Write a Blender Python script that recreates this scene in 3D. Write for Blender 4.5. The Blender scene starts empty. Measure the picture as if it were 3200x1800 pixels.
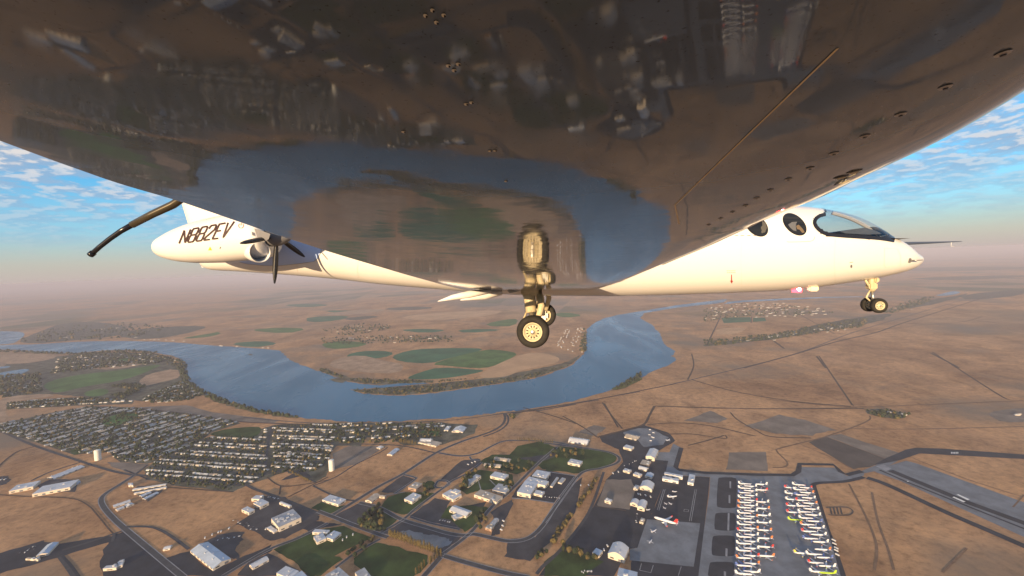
import bpy, bmesh, math, random
import numpy as np
from mathutils import Vector, Matrix
random.seed(7)
SC = bpy.context.scene
COL = SC.collection
R_ = math.radians

# ------------------------------------------------------------------ camera
W_PX, H_PX, F = 3200.0, 1800.0, 1300.0          # photograph size and focal length in photograph pixels
H = 720.0                                        # metres above the ground
UP = Vector((-0.0390, -0.0556, 0.9977)).normalized()      # world up seen from the camera (right, depth, up)
FW = (Vector((0, 1, 0)) - UP * UP.y).normalized()
RT = FW.cross(UP).normalized()
C2W = Matrix((RT, FW, UP))                       # camera axes (right, depth, up) -> world axes
CAMPOS = Vector((0, 0, H))
cam = bpy.data.cameras.new('camera')
cam.sensor_width = 36.0
cam.lens = F / W_PX * 36.0
cam.clip_start = 0.02
cam.clip_end = 400000
camo = bpy.data.objects.new('camera', cam)
COL.objects.link(camo)
cx, cy, cz = C2W @ Vector((1, 0, 0)), C2W @ Vector((0, 0, 1)), C2W @ Vector((0, -1, 0))
camo.matrix_world = Matrix(((cx.x, cy.x, cz.x, 0), (cx.y, cy.y, cz.y, 0), (cx.z, cy.z, cz.z, H), (0, 0, 0, 1)))
SC.camera = camo

# ------------------------------------------------------------------ sky and sun
SUN_AZ, SUN_EL = R_(202), R_(8.3)
world = bpy.data.worlds.new('World')
SC.world = world
world.use_nodes = True
wt = world.node_tree
wn, wl = wt.nodes, wt.links
bg = wn['Background']
bg.inputs[1].default_value = 0.115
sky = wn.new('ShaderNodeTexSky')
sky.sky_type = 'NISHITA'
sky.sun_disc = False
sky.sun_elevation = SUN_EL
sky.sun_rotation = SUN_AZ
sky.altitude = 700
sky.air_density = 1.0
sky.dust_density = 0.6
sky.ozone_density = 2.5


def wnode(t, **kw):
    n = wn.new(t)
    for k, v in kw.items():
        setattr(n, k, v)
    return n


def wmath(op, a, b=None, clamp=False):
    n = wn.new('ShaderNodeMath')
    n.operation = op
    n.use_clamp = clamp
    for i, v in enumerate((a, b)):
        if v is None:
            continue
        if hasattr(v, 'type'):
            wl.new(v, n.inputs[i])
        else:
            n.inputs[i].default_value = v
    return n.outputs[0]


def wramp(fac, stops):
    n = wn.new('ShaderNodeValToRGB')
    e = n.color_ramp.elements
    while len(e) < len(stops):
        e.new(0.5)
    for el, (p, c) in zip(e, stops):
        el.position = p
        el.color = (c, c, c, 1) if isinstance(c, (int, float)) else (*c, 1)
    wl.new(fac, n.inputs[0])
    return n.outputs[0]


hs = wn.new('ShaderNodeHueSaturation')
hs.inputs['Saturation'].default_value = 1.42
hs.inputs['Value'].default_value = 1.25
wl.new(sky.outputs[0], hs.inputs['Color'])
tc = wn.new('ShaderNodeTexCoord')
sx = wn.new('ShaderNodeSeparateXYZ')
wl.new(tc.outputs['Generated'], sx.inputs[0])
zc = wmath('MAXIMUM', sx.outputs[2], 0.0)
zz = wmath('ADD', zc, 0.17)
px_ = wmath('DIVIDE', sx.outputs[0], zz)
py_ = wmath('DIVIDE', sx.outputs[1], zz)
cv = wn.new('ShaderNodeCombineXYZ')
wl.new(px_, cv.inputs[0])
wl.new(py_, cv.inputs[1])


def wnoise(vec, scale, detail, rough, off=(0, 0, 0), sc3=(1, 1, 1)):
    m = wn.new('ShaderNodeMapping')
    m.inputs['Location'].default_value = off
    m.inputs['Scale'].default_value = sc3
    wl.new(vec, m.inputs[0])
    n = wn.new('ShaderNodeTexNoise')
    n.inputs['Scale'].default_value = scale
    n.inputs['Detail'].default_value = detail
    n.inputs['Roughness'].default_value = rough
    wl.new(m.outputs[0], n.inputs[0])
    return n.outputs[0]


c1 = wnoise(cv.outputs[0], 6.5, 8, 0.58, (3.1, 1.7, 0))
c2 = wnoise(cv.outputs[0], 1.6, 3, 0.5, (7.3, 0.4, 0))
c1b = wnoise(cv.outputs[0], 6.5, 8, 0.58, (3.1 - 0.018, 1.7 - 0.045, 0))
dens = wmath('ADD', wmath('MULTIPLY', c1, 0.62), wmath('MULTIPLY', c2, 0.38))
cover = wramp(dens, [(0.435, 0.0), (0.50, 0.66), (0.59, 0.94)])
# thin out towards the horizon, where only faint streaks are left
elev = wramp(sx.outputs[2], [(0.02, 0.0), (0.07, 0.50), (0.15, 1.0)])
cover = wmath('MULTIPLY', cover, elev)
lit = wmath('SUBTRACT', c1, c1b)
litr = wramp(wmath('ADD', wmath('MULTIPLY', lit, 3.2), 0.5), [(0.46, 0.0), (0.72, 1.0)])
ccol = wn.new('ShaderNodeMix')
ccol.data_type = 'RGBA'
wl.new(litr, ccol.inputs[0])
ccol.inputs[6].default_value = (1.75, 2.2, 2.85, 1)
ccol.inputs[7].default_value = (3.9, 3.6, 3.35, 1)
smix = wn.new('ShaderNodeMix')
smix.data_type = 'RGBA'
wl.new(cover, smix.inputs[0])
wl.new(hs.outputs[0], smix.inputs[6])
wl.new(ccol.outputs[2], smix.inputs[7])
# pale band of haze low in the sky, all the way round
hb = wramp(sx.outputs[2], [(0.0, 1.0), (0.06, 0.80), (0.21, 0.0)])
hcol = wramp(sx.outputs[2], [(0.0, (0.68, 0.57, 0.53)), (0.03, (0.63, 0.61, 0.57)), (0.05, (0.54, 0.64, 0.66)), (0.085, (0.33, 0.63, 0.88)), (0.20, (0.24, 0.55, 1.0))])
hsc = wn.new('ShaderNodeVectorMath')
hsc.operation = 'SCALE'
hsc.inputs['Scale'].default_value = 3.9
wl.new(hcol, hsc.inputs[0])
hmix = wn.new('ShaderNodeMix')
hmix.data_type = 'RGBA'
wl.new(hb, hmix.inputs[0])
wl.new(smix.outputs[2], hmix.inputs[6])
wl.new(hsc.outputs[0], hmix.inputs[7])
wl.new(hmix.outputs[2], bg.inputs[0])

sun = bpy.data.lights.new('sun', 'SUN')
sun.energy = 5.0
sun.angle = R_(0.53)
sun.color = (1.0, 0.71, 0.41)
suno = bpy.data.objects.new('sun', sun)
COL.objects.link(suno)
sdir = Vector((math.sin(SUN_AZ) * math.cos(SUN_EL), math.cos(SUN_AZ) * math.cos(SUN_EL), math.sin(SUN_EL)))
suno.rotation_euler = sdir.to_track_quat('Z', 'Y').to_euler()
suno.location = (0, 0, H + 60)

SC.view_settings.view_transform = 'Standard'
SC.view_settings.look = 'None'
SC.view_settings.gamma = 1.0
SC.view_settings.exposure = 0.90
SC.render.engine = 'CYCLES'
SC.cycles.use_denoising = True
SC.cycles.max_bounces = 6
SC.cycles.diffuse_bounces = 2
SC.cycles.glossy_bounces = 4
SC.cycles.transparent_max_bounces = 10
SC.cycles.volume_bounces = 2
SC.cycles.sample_clamp_indirect = 6.0

# ------------------------------------------------------------------ pixel helpers
# each region is (left, top, scale) of an enlarged crop of the photograph in which things were traced
RG = {2: (1000, 700, 2.415), 3: (2200, 550, 2.415), 4: (0, 950, 2.576), 5: (0, 1250, 2.576), 6: (800, 1250, 2.576),
      7: (1700, 1250, 2.576), 8: (2300, 1250, 2.6344), 0: (0, 0, 0.805), 1: (0, 0, 1.0)}


def px(r, p):
    a, b, s = RG[r]
    return (a + p[0] / s, b + p[1] / s)


def ray(x, y):
    return Vector(((x - 1600) / F, 1.0, (900 - y) / F))


def ground(x, y, z=0.0):
    d = C2W @ ray(x, y)
    if d.z > -0.0045:
        d.z = -0.0045
    t = (H - z) / -d.z
    return Vector((d.x * t, d.y * t, z))


def G(r, p, z=0.0):
    return ground(*px(r, p), z)


# ------------------------------------------------------------------ materials
MATS = {}


def mat(name, col, rough=0.8, metal=0.0, spec=0.3, var=0.0, vscale=0.05, col2=None, bump=0.0, bscale=1.0, coat=0.0, ior=1.45, emit=None, estr=0.0, detail=5.0):
    if name in MATS:
        return MATS[name]
    m = bpy.data.materials.new(name)
    m.use_nodes = True
    nt = m.node_tree
    b = nt.nodes['Principled BSDF']
    b.inputs['Base Color'].default_value = (*col, 1)
    b.inputs['Roughness'].default_value = rough
    b.inputs['Metallic'].default_value = metal
    b.inputs['Specular IOR Level'].default_value = spec
    b.inputs['IOR'].default_value = ior
    b.inputs['Coat Weight'].default_value = coat
    b.inputs['Coat Roughness'].default_value = 0.03
    if emit:
        b.inputs['Emission Color'].default_value = (*emit, 1)
        b.inputs['Emission Strength'].default_value = estr
    if var or col2:
        t = nt.nodes.new('ShaderNodeTexCoord')
        n = nt.nodes.new('ShaderNodeTexNoise')
        n.inputs['Scale'].default_value = vscale
        n.inputs['Detail'].default_value = detail
        n.inputs['Roughness'].default_value = 0.62
        nt.links.new(t.outputs['Object'], n.inputs['Vector'])
        r = nt.nodes.new('ShaderNodeValToRGB')
        c2 = col2 or tuple(c * (1 - var) for c in col)
        c1_ = col if col2 else tuple(min(1, c * (1 + var)) for c in col)
        r.color_ramp.elements[0].position = 0.36
        r.color_ramp.elements[0].color = (*c2, 1)
        r.color_ramp.elements[1].position = 0.64
        r.color_ramp.elements[1].color = (*c1_, 1)
        nt.links.new(n.outputs[0], r.inputs[0])
        nt.links.new(r.outputs[0], b.inputs['Base Color'])
    if bump:
        t = nt.nodes.new('ShaderNodeTexCoord')
        n = nt.nodes.new('ShaderNodeTexNoise')
        n.inputs['Scale'].default_value = bscale
        n.inputs['Detail'].default_value = 4
        nt.links.new(t.outputs['Object'], n.inputs['Vector'])
        bu = nt.nodes.new('ShaderNodeBump')
        bu.inputs['Strength'].default_value = 1.0
        bu.inputs['Distance'].default_value = bump
        nt.links.new(n.outputs[0], bu.inputs['Height'])
        nt.links.new(bu.outputs[0], b.inputs['Normal'])
    MATS[name] = m
    return m


def ground_material():
    m = bpy.data.materials.new('dry_steppe')
    m.use_nodes = True
    nt = m.node_tree
    N, L = nt.nodes, nt.links
    b = N['Principled BSDF']
    b.inputs['Roughness'].default_value = 0.95
    b.inputs['Specular IOR Level'].default_value = 0.1
    t = N.new('ShaderNodeTexCoord')

    def noise(scale, detail, rough=0.6, sc3=(1, 1, 1), rot=0.0, dist=0.0):
        mp = N.new('ShaderNodeMapping')
        mp.inputs['Scale'].default_value = sc3
        mp.inputs['Rotation'].default_value = (0, 0, rot)
        L.new(t.outputs['Object'], mp.inputs[0])
        n = N.new('ShaderNodeTexNoise')
        n.inputs['Scale'].default_value = scale
        n.inputs['Detail'].default_value = detail
        n.inputs['Roughness'].default_value = rough
        n.inputs['Distortion'].default_value = dist
        L.new(mp.outputs[0], n.inputs['Vector'])
        return n.outputs[0]

    def ramp(f, stops):
        r = N.new('ShaderNodeValToRGB')
        e = r.color_ramp.elements
        while len(e) < len(stops):
            e.new(0.5)
        for el, (p, c) in zip(e, stops):
            el.position = p
            el.color = (*c, 1)
        L.new(f, r.inputs[0])
        return r.outputs[0]

    def mix(f, a, c, mode='MIX'):
        x = N.new('ShaderNodeMix')
        x.data_type = 'RGBA'
        x.blend_type = mode
        if hasattr(f, 'type'):
            L.new(f, x.inputs[0])
        else:
            x.inputs[0].default_value = f
        for i, v in ((6, a), (7, c)):
            if hasattr(v, 'type'):
                L.new(v, x.inputs[i])
            else:
                x.inputs[i].default_value = (*v, 1)
        return x.outputs[2]

    base = ramp(noise(0.0016, 9, 0.62, dist=0.4), [(0.33, (0.34, 0.182, 0.088)), (0.5, (0.50, 0.282, 0.138)), (0.68, (0.58, 0.335, 0.172))])
    fine = ramp(noise(0.045, 9, 0.78), [(0.33, (0.45, 0.43, 0.41)), (0.50, (0.95, 0.95, 0.95)), (0.66, (1.18, 1.15, 1.10))])
    c = mix(0.85, base, fine, 'MULTIPLY')
    mott = ramp(noise(0.0065, 7, 0.68, dist=0.8), [(0.34, (0.60, 0.58, 0.57)), (0.50, (0.95, 0.95, 0.95)), (0.66, (1.15, 1.13, 1.10))])
    c = mix(0.8, c, mott, 'MULTIPLY')
    wind = ramp(noise(0.004, 6, 0.6, (1.0, 0.16, 1), 0.5, 0.6), [(0.36, (0.70, 0.70, 0.74)), (0.55, (1.0, 1.0, 1.0))])
    c = mix(0.7, c, wind, 'MULTIPLY')
    rd = N.new('ShaderNodeTexNoise')
    rd.noise_type = 'RIDGED_MULTIFRACTAL'
    rd.inputs['Scale'].default_value = 0.0011
    rd.inputs['Detail'].default_value = 7
    rd.inputs['Roughness'].default_value = 0.6
    rd.inputs['Distortion'].default_value = 0.7
    L.new(t.outputs['Object'], rd.inputs['Vector'])
    gully = ramp(rd.outputs[0], [(0.50, (1.0, 1.0, 1.0)), (0.72, (0.74, 0.72, 0.72)), (0.9, (0.58, 0.57, 0.58))])
    c = mix(0.55, c, gully, 'MULTIPLY')
    sage = ramp(noise(0.0009, 5, 0.6), [(0.52, (0, 0, 0)), (0.66, (1, 1, 1))])
    c = mix(sage, c, (0.215, 0.165, 0.118))
    # far farmland: irregular plots of stubble, pasture and bare soil
    v = N.new('ShaderNodeTexVoronoi')
    v.inputs['Scale'].default_value = 0.0011
    mp = N.new('ShaderNodeMapping')
    mp.inputs['Scale'].default_value = (1.0, 0.75, 1)
    mp.inputs['Rotation'].default_value = (0, 0, 0.35)
    L.new(t.outputs['Object'], mp.inputs[0])
    L.new(mp.outputs[0], v.inputs['Vector'])
    sp = N.new('ShaderNodeSeparateColor')
    L.new(v.outputs['Color'], sp.inputs[0])
    plots = ramp(sp.outputs[0], [(0.0, (0.07, 0.10, 0.055)), (0.30, (0.09, 0.12, 0.07)), (0.34, (0.30, 0.20, 0.13)), (0.66, (0.36, 0.25, 0.16)), (0.70, (0.19, 0.17, 0.13)), (1.0, (0.15, 0.14, 0.11))])
    ln = N.new('ShaderNodeVectorMath')
    ln.operation = 'LENGTH'
    L.new(t.outputs['Object'], ln.inputs[0])
    mr = N.new('ShaderNodeMapRange')
    mr.inputs[1].default_value = 4800
    mr.inputs[2].default_value = 7500
    mr.inputs[4].default_value = 0.85
    L.new(ln.outputs['Value'], mr.inputs[0])
    farm = ramp(noise(0.00022, 3, 0.5), [(0.47, (0, 0, 0)), (0.56, (1, 1, 1))])
    fm = N.new('ShaderNodeMath')
    fm.operation = 'MULTIPLY'
    L.new(farm, fm.inputs[0])
    L.new(mr.outputs[0], fm.inputs[1])
    c = mix(fm.outputs[0], c, plots)
    L.new(c, b.inputs['Base Color'])
    return m


M_GROUND = ground_material()
M_WATER = mat('lake_water', (0.028, 0.125, 0.215), rough=0.28, spec=0.4, ior=1.2, bump=0.9, bscale=0.035, col2=(0.040, 0.145, 0.240), vscale=0.0018)
def ripple(m):
    nt = m.node_tree
    t = nt.nodes.new('ShaderNodeTexCoord')
    mp = nt.nodes.new('ShaderNodeMapping')
    mp.inputs['Scale'].default_value = (1.0, 0.3, 1.0)
    mp.inputs['Rotation'].default_value = (0, 0, -0.5)
    n = nt.nodes.new('ShaderNodeTexNoise')
    n.inputs['Scale'].default_value = 0.0035
    n.inputs['Detail'].default_value = 6
    n.inputs['Distortion'].default_value = 0.8
    mr = nt.nodes.new('ShaderNodeMapRange')
    mr.inputs[1].default_value = 0.38
    mr.inputs[2].default_value = 0.62
    mr.inputs[3].default_value = 0.18
    mr.inputs[4].default_value = 0.38
    nt.links.new(t.outputs['Object'], mp.inputs[0])
    nt.links.new(mp.outputs[0], n.inputs['Vector'])
    nt.links.new(n.outputs[0], mr.inputs[0])
    nt.links.new(mr.outputs[0], nt.nodes['Principled BSDF'].inputs['Roughness'])


ripple(M_WATER)
M_ASPH = mat('asphalt', (0.030, 0.033, 0.041), 0.85, var=0.28, vscale=0.02)
M_ROAD = mat('road_asphalt', (0.060, 0.060, 0.064), 0.85, var=0.2, vscale=0.05)
M_PARK = mat('worn_asphalt', (0.052, 0.052, 0.058), 0.9, var=0.3, vscale=0.018)
M_CONC = mat('concrete', (0.165, 0.178, 0.195), 0.8, var=0.22, vscale=0.02)
M_CONC2 = mat('pale_concrete', (0.25, 0.255, 0.27), 0.8, var=0.2, vscale=0.03)
M_LAWN = mat('lawn', (0.040, 0.066, 0.020), 0.95, spec=0.1, var=0.4, vscale=0.015)
M_LAWN2 = mat('watered_field', (0.075, 0.150, 0.045), 0.95, spec=0.1, var=0.3, vscale=0.006)
M_TEAL = mat('crop_circle', (0.045, 0.130, 0.070), 0.95, spec=0.1, var=0.25, vscale=0.004)
M_GOLD = mat('stubble', (0.50, 0.31, 0.17), 0.95, spec=0.1, var=0.15, vscale=0.004)
M_SAND = mat('bare_soil', (0.37, 0.25, 0.16), 0.95, spec=0.1, var=0.25, vscale=0.012)
M_SCRUB = mat('shore_scrub', (0.13, 0.115, 0.075), 0.95, spec=0.1, var=0.5, vscale=0.012)
M_YARD = mat('suburb_ground', (0.105, 0.102, 0.075), 0.95, spec=0.1, var=0.45, vscale=0.02)
M_DIRT = mat('dirt_track', (0.095, 0.068, 0.052), 0.95, spec=0.1, var=0.2, vscale=0.05)
M_TRACK = mat('worn_track', (0.20, 0.125, 0.078), 0.95, spec=0.1, var=0.2, vscale=0.05)
M_WHITE = mat('white_marking', (0.75, 0.74, 0.70), 0.7)
M_DKSOIL = mat('burnt_soil', (0.095, 0.080, 0.070), 0.95, spec=0.1, var=0.2, vscale=0.01)
M_GREYSOIL = mat('grey_soil', (0.20, 0.165, 0.135), 0.95, spec=0.1, var=0.25, vscale=0.012)


# ------------------------------------------------------------------ mesh helpers
def link(o, parent=None):
    COL.objects.link(o)
    if parent:
        o.parent = parent
    return o


def mesh_obj(name, verts, faces, mats, parent=None, midx=None, smooth=False):
    me = bpy.data.meshes.new(name)
    me.from_pydata([tuple(v) for v in verts], [], faces)
    for m in (mats if isinstance(mats, (list, tuple)) else [mats]):
        me.materials.append(m)
    if midx is not None:
        me.polygons.foreach_set('material_index', midx)
    if smooth:
        me.polygons.foreach_set('use_smooth', [True] * len(me.polygons))
    me.update()
    return link(bpy.data.objects.new(name, me), parent)


def tag(o, label, cat=None, group=None, kind=None):
    o['label'] = label
    if cat:
        o['category'] = cat
    if group:
        o['group'] = group
    if kind:
        o['kind'] = kind
    return o


def empty(name, loc, label=None, cat=None, group=None):
    o = bpy.data.objects.new(name, None)
    o.location = loc
    o.empty_display_size = 0.1
    COL.objects.link(o)
    if label:
        tag(o, label, cat, group)
    return o


def struct(name, verts, faces, m):
    o = mesh_obj(name, verts, faces, m)
    o['kind'] = 'structure'
    return o


def smooth_poly(pts, n=2):
    for _ in range(n):
        q = []
        for i in range(len(pts)):
            a, b = pts[i], pts[(i + 1) % len(pts)]
            q.append(a * 0.75 + b * 0.25)
            q.append(a * 0.25 + b * 0.75)
        pts = q
    return pts


def rough_poly(pts, amp, step=None):
    out = []
    for i in range(len(pts)):
        a, b = pts[i], pts[(i + 1) % len(pts)]
        n = 4
        for k in range(n):
            t = k / n
            p = a.lerp(b, t)
            d = (b - a)
            s = min(amp, d.length * 0.18)
            out.append(p + Vector((random.uniform(-s, s), random.uniform(-s, s), 0)))
    return out


def sheet(name, r, pts, z, m, smooth=0, rough=0.0):
    P = [G(r, p, z) for p in pts]
    return sheet_w(name, P, m, smooth, rough)


def sheet_w(name, P, m, smooth=0, rough=0.0):
    if smooth:
        P = smooth_poly(P, smooth)
    if rough:
        P = rough_poly(P, rough)
    c = sum(P, Vector()) / len(P)
    o = struct(name, [p - c for p in P], [list(range(len(P)))], m)
    if o.data.polygons[0].normal.z < 0:
        o.data.flip_normals()
    o.location = c
    return o


def catmull(P, n=5):
    out = []
    for i in range(len(P) - 1):
        p0 = P[max(i - 1, 0)]
        p1, p2 = P[i], P[i + 1]
        p3 = P[min(i + 2, len(P) - 1)]
        for k in range(n):
            t = k / n
            out.append(0.5 * ((2 * p1) + (p2 - p0) * t + (2 * p0 - 5 * p1 + 4 * p2 - p3) * t * t + (3 * p1 - p0 - 3 * p2 + p3) * t ** 3))
    out.append(P[-1])
    return out


def strip(P, w):
    vs, fs = [], []
    n = len(P)
    for i in range(n):
        d = (P[min(i + 1, n - 1)] - P[max(i - 1, 0)])
        d.z = 0
        d.normalize()
        s = Vector((-d.y, d.x, 0)) * w / 2
        vs += [P[i] - s, P[i] + s]
    for i in range(n - 1):
        fs.append((2 * i, 2 * i + 2, 2 * i + 3, 2 * i + 1))
    return vs, fs


ROADN = [0]


def road(r, pts, w, m=None, z=None, curve=True, name='road', edge=None, pre=None):
    ROADN[0] += 1
    if z is None:
        z = 0.50 + 0.012 * (ROADN[0] % 40)
    P = pre if pre else [G(r, p, z) for p in pts]
    if curve and len(P) > 2:
        P = catmull(P, 6)
    vs, fs = strip(P, w)
    o = struct(name, vs, fs, m or M_ROAD)
    if edge:
        # pale kerb and pavement bands each side of the road
        for s in (-1, 1):
            Q = []
            n = len(P)
            for i in range(n):
                d = (P[min(i + 1, n - 1)] - P[max(i - 1, 0)])
                d.z = 0
                d.normalize()
                Q.append(P[i] + Vector((-d.y, d.x, 0)) * s * (w / 2 + edge / 2) + Vector((0, 0, 0.09)))
            v2, f2 = strip(Q, edge)
            struct('pavement', v2, f2, M_CONC2)
    return o


# ------------------------------------------------------------------ ground, lake
vs, fs = [Vector((0, 0, 0))], []
rings = [150, 400, 700, 1000, 1400, 2000, 2800, 4000, 5600, 8000, 11000, 16000, 23000, 33000, 50000, 80000, 130000, 170000]
SEG = 72
for rr in rings:
    for k in range(SEG):
        a = 2 * math.pi * k / SEG
        vs.append(Vector((rr * math.cos(a), rr * math.sin(a), 0)))
for k in range(SEG):
    fs.append((0, 1 + k, 1 + (k + 1) % SEG))
for i in range(len(rings) - 1):
    for k in range(SEG):
        a, b = 1 + i * SEG + k, 1 + i * SEG + (k + 1) % SEG
        fs.append((a, a + SEG, b + SEG, b))
struct('ground', vs, fs, M_GROUND)

near = [(4, p) for p in [(-40, 365), (0, 365), (120, 368), (200, 378), (330, 385), (480, 395), (590, 402), (620, 395), (700, 385), (800, 378), (900, 370), (1050, 372), (1200, 380), (1300, 400), (1400, 420), (1460, 450), (1490, 490), (1500, 540), (1500, 580), (1520, 610), (1560, 640), (1590, 680), (1650, 720), (1720, 745), (1800, 775), (1900, 810), (2000, 845), (2100, 865), (2250, 885), (2400, 910)]]
near += [(6, p) for p in [(150, 112), (330, 138), (480, 152), (600, 162), (720, 176), (800, 181), (900, 174), (1050, 174), (1200, 170), (1400, 152), (1540, 147), (1600, 140), (1780, 122), (1900, 107), (1990, 94), (2100, 86), (2250, 60), (2450, 25)]]
near += [(2, p) for p in [(1917, 1333), (2100, 1285), (2220, 1245), (2300, 1215), (2415, 1175)]]
near += [(0, p) for p in [(1640, 935), (1680, 920), (1702, 905), (1690, 896), (1700, 885), (1680, 872), (1666, 857), (1660, 840), (1640, 817), (1610, 801), (1620, 788), (1700, 774), (1800, 764), (1830, 759)]]
near += [(3, p) for p in [(150, 968), (300, 952), (600, 936), (900, 921), (1200, 913)]]
far = [(3, p) for p in [(1200, 909), (900, 912), (600, 924), (300, 938), (150, 952)]]
far += [(0, p) for p in [(1830, 752), (1700, 768), (1610, 783)]]
far += [(2, p) for p in [(2250, 685), (2130, 715), (2050, 760), (2015, 800), (2010, 880), (2005, 940), (1990, 980), (1960, 1010), (1900, 1065), (1800, 1105), (1700, 1145), (1600, 1170), (1400, 1200), (1200, 1225), (1050, 1250), (900, 1272), (750, 1285), (600, 1297), (450, 1290), (330, 1280), (210, 1250), (340, 1244), (430, 1237), (560, 1224), (700, 1212), (850, 1200), (700, 1199), (560, 1206), (440, 1218), (330, 1207), (220, 1190), (110, 1152), (70, 1135), (0, 1115)]]
far += [(4, p) for p in [(2480, 510), (2400, 480), (2320, 440), (2280, 400), (2240, 372), (2000, 352), (1800, 340), (1600, 325), (1400, 308), (1100, 298), (800, 298), (600, 305), (400, 318), (250, 325), (100, 327), (-40, 334)]]
LZ = 0.35
sheet_w('lake', [G(r, p, LZ) for r, p in near + far], M_WATER, rough=9.0)
sheet('lake', 4, [(-60, 220), (60, 219), (180, 223), (205, 250), (140, 300), (100, 320), (-60, 330)], 0.8, M_WATER, 1)
sheet('pond', 4, [(-20, 560), (60, 540), (200, 522), (250, 528), (180, 560), (60, 590), (-20, 595)], 0.3, M_WATER, 2)
sheet('pond', 4, [(-20, 505), (100, 498), (60, 515), (-20, 522)], 0.3, M_WATER, 1)
sheet('lake', 3, [(1740, 902), (1800, 888), (1880, 865), (1945, 876), (1900, 893), (1800, 907)], 2.0, M_WATER, 1)


def lagoon():
    sheet('lagoon', 2, [(425, 1241), (560, 1226), (860, 1199), (560, 1207), (440, 1225)], 0.55, M_WATER, 1)


# scrubby spit and shores
sheet('shore', 2, [(220, 1250), (340, 1246), (560, 1230), (860, 1203), (1200, 1170), (1500, 1120), (1750, 1070), (1850, 1045), (1940, 1000), (1975, 985), (1900, 1062), (1800, 1100), (1600, 1165), (1400, 1196), (1050, 1246), (750, 1281), (600, 1292), (330, 1276)], 0.12, M_SCRUB, 1, 6)
sheet('shore', 2, [(0, 1085), (60, 1100), (220, 1160), (560, 1180), (860, 1180), (850, 1197), (440, 1214), (330, 1203), (220, 1186), (70, 1132), (0, 1112)], 0.14, M_SCRUB, 0, 6)
sheet('shore', 4, [(1420, 400), (1465, 440), (1510, 500), (1520, 580), (1560, 630), (1720, 735), (1900, 800), (2100, 858), (2400, 905), (2400, 925), (2100, 885), (1850, 825), (1700, 770), (1560, 690), (1470, 620), (1440, 540), (1440, 480)], 0.2, M_SCRUB, 1, 8)
sheet('shore', 2, [(2180, 1262), (2300, 1212), (2420, 1160), (2420, 1180), (2300, 1240)], 0.2, M_SCRUB, 0, 6)
sheet('jetty', 2, [(70, 1172), (140, 1160), (220, 1172), (170, 1200), (110, 1190)], 0.9, M_SCRUB, 0, 2)
sheet('islet', 4, [(1995, 405), (2015, 400), (2040, 408), (2020, 414)], 0.9, M_SCRUB, 1)

# fields
zf = [0.10]


def field(r, pts, m, smooth=0, rough=0.0, name='field'):
    zf[0] += 0.006
    return sheet(name, r, pts, zf[0], m, smooth, rough)


field(2, [(530, 1000), (660, 955), (800, 940), (1050, 935), (1250, 940), (1150, 975), (980, 1010), (830, 1055), (600, 1040)], M_TEAL, 1)
field(2, [(830, 1060), (1000, 1005), (1250, 945), (1400, 955), (1495, 978), (1450, 1010), (1300, 1080), (1170, 1090), (960, 1070)], M_LAWN2, 1)
field(2, [(640, 1165), (750, 1120), (900, 1078), (1170, 1098), (1250, 1105), (1160, 1130), (950, 1165), (750, 1175)], M_TEAL, 1)
field(2, [(190, 990), (300, 960), (470, 955), (570, 975), (480, 1010), (330, 1020), (240, 1020)], M_TEAL, 1)
field(2, [(1190, 1140), (1350, 1050), (1540, 975), (1700, 972), (1800, 1005), (1810, 1030), (1750, 1060), (1600, 1085), (1500, 1110), (1450, 1135), (1380, 1155), (1240, 1165)], M_GOLD, 1)
for f_ in ([(1240, 755), (1400, 720), (1500, 715), (1470, 770), (1300, 775)], [(1020, 800), (1250, 790), (1400, 800), (1100, 825)], [(1750, 680), (1850, 665), (2000, 690), (1850, 710)],
           [(-100, 700), (250, 690), (140, 730), (-100, 745)], [(180, 710), (380, 690), (460, 700), (300, 725), (200, 725)], [(20, 650), (330, 655), (240, 675), (100, 670)],
           [(-300, 610), (-60, 600), (100, 612), (-120, 632)], [(580, 800), (760, 790), (980, 800), (800, 825)], [(0, 900), (180, 880), (380, 900), (260, 935), (60, 945)],
           [(-560, 800), (-300, 780), (-80, 790), (-260, 830)], [(-700, 900), (-420, 880), (-300, 905), (-520, 935)], [(450, 640), (700, 620), (900, 632), (640, 655)]):
    field(2, f_, random.choice([M_TEAL, M_LAWN2, M_YARD]), 1)
for f_ in ([(0, 690), (150, 660), (460, 640), (500, 655), (200, 690)], [(300, 985), (100, 1020), (60, 1080), (300, 1120), (600, 1130), (640, 1060), (480, 1030)], [(560, 700), (1000, 660), (1400, 650), (1300, 690), (800, 735)]):
    field(2, f_, M_GOLD if random.random() < 0.4 else M_SAND, 1)
field(4, [(1430, 280), (1700, 235), (1760, 222), (1780, 245), (1600, 275)], M_LAWN2, 1)
field(4, [(-40, 770), (200, 720), (330, 705), (470, 735), (300, 760), (60, 790), (50, 850), (60, 930), (-40, 960)], M_SAND, 1, 5)
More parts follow.
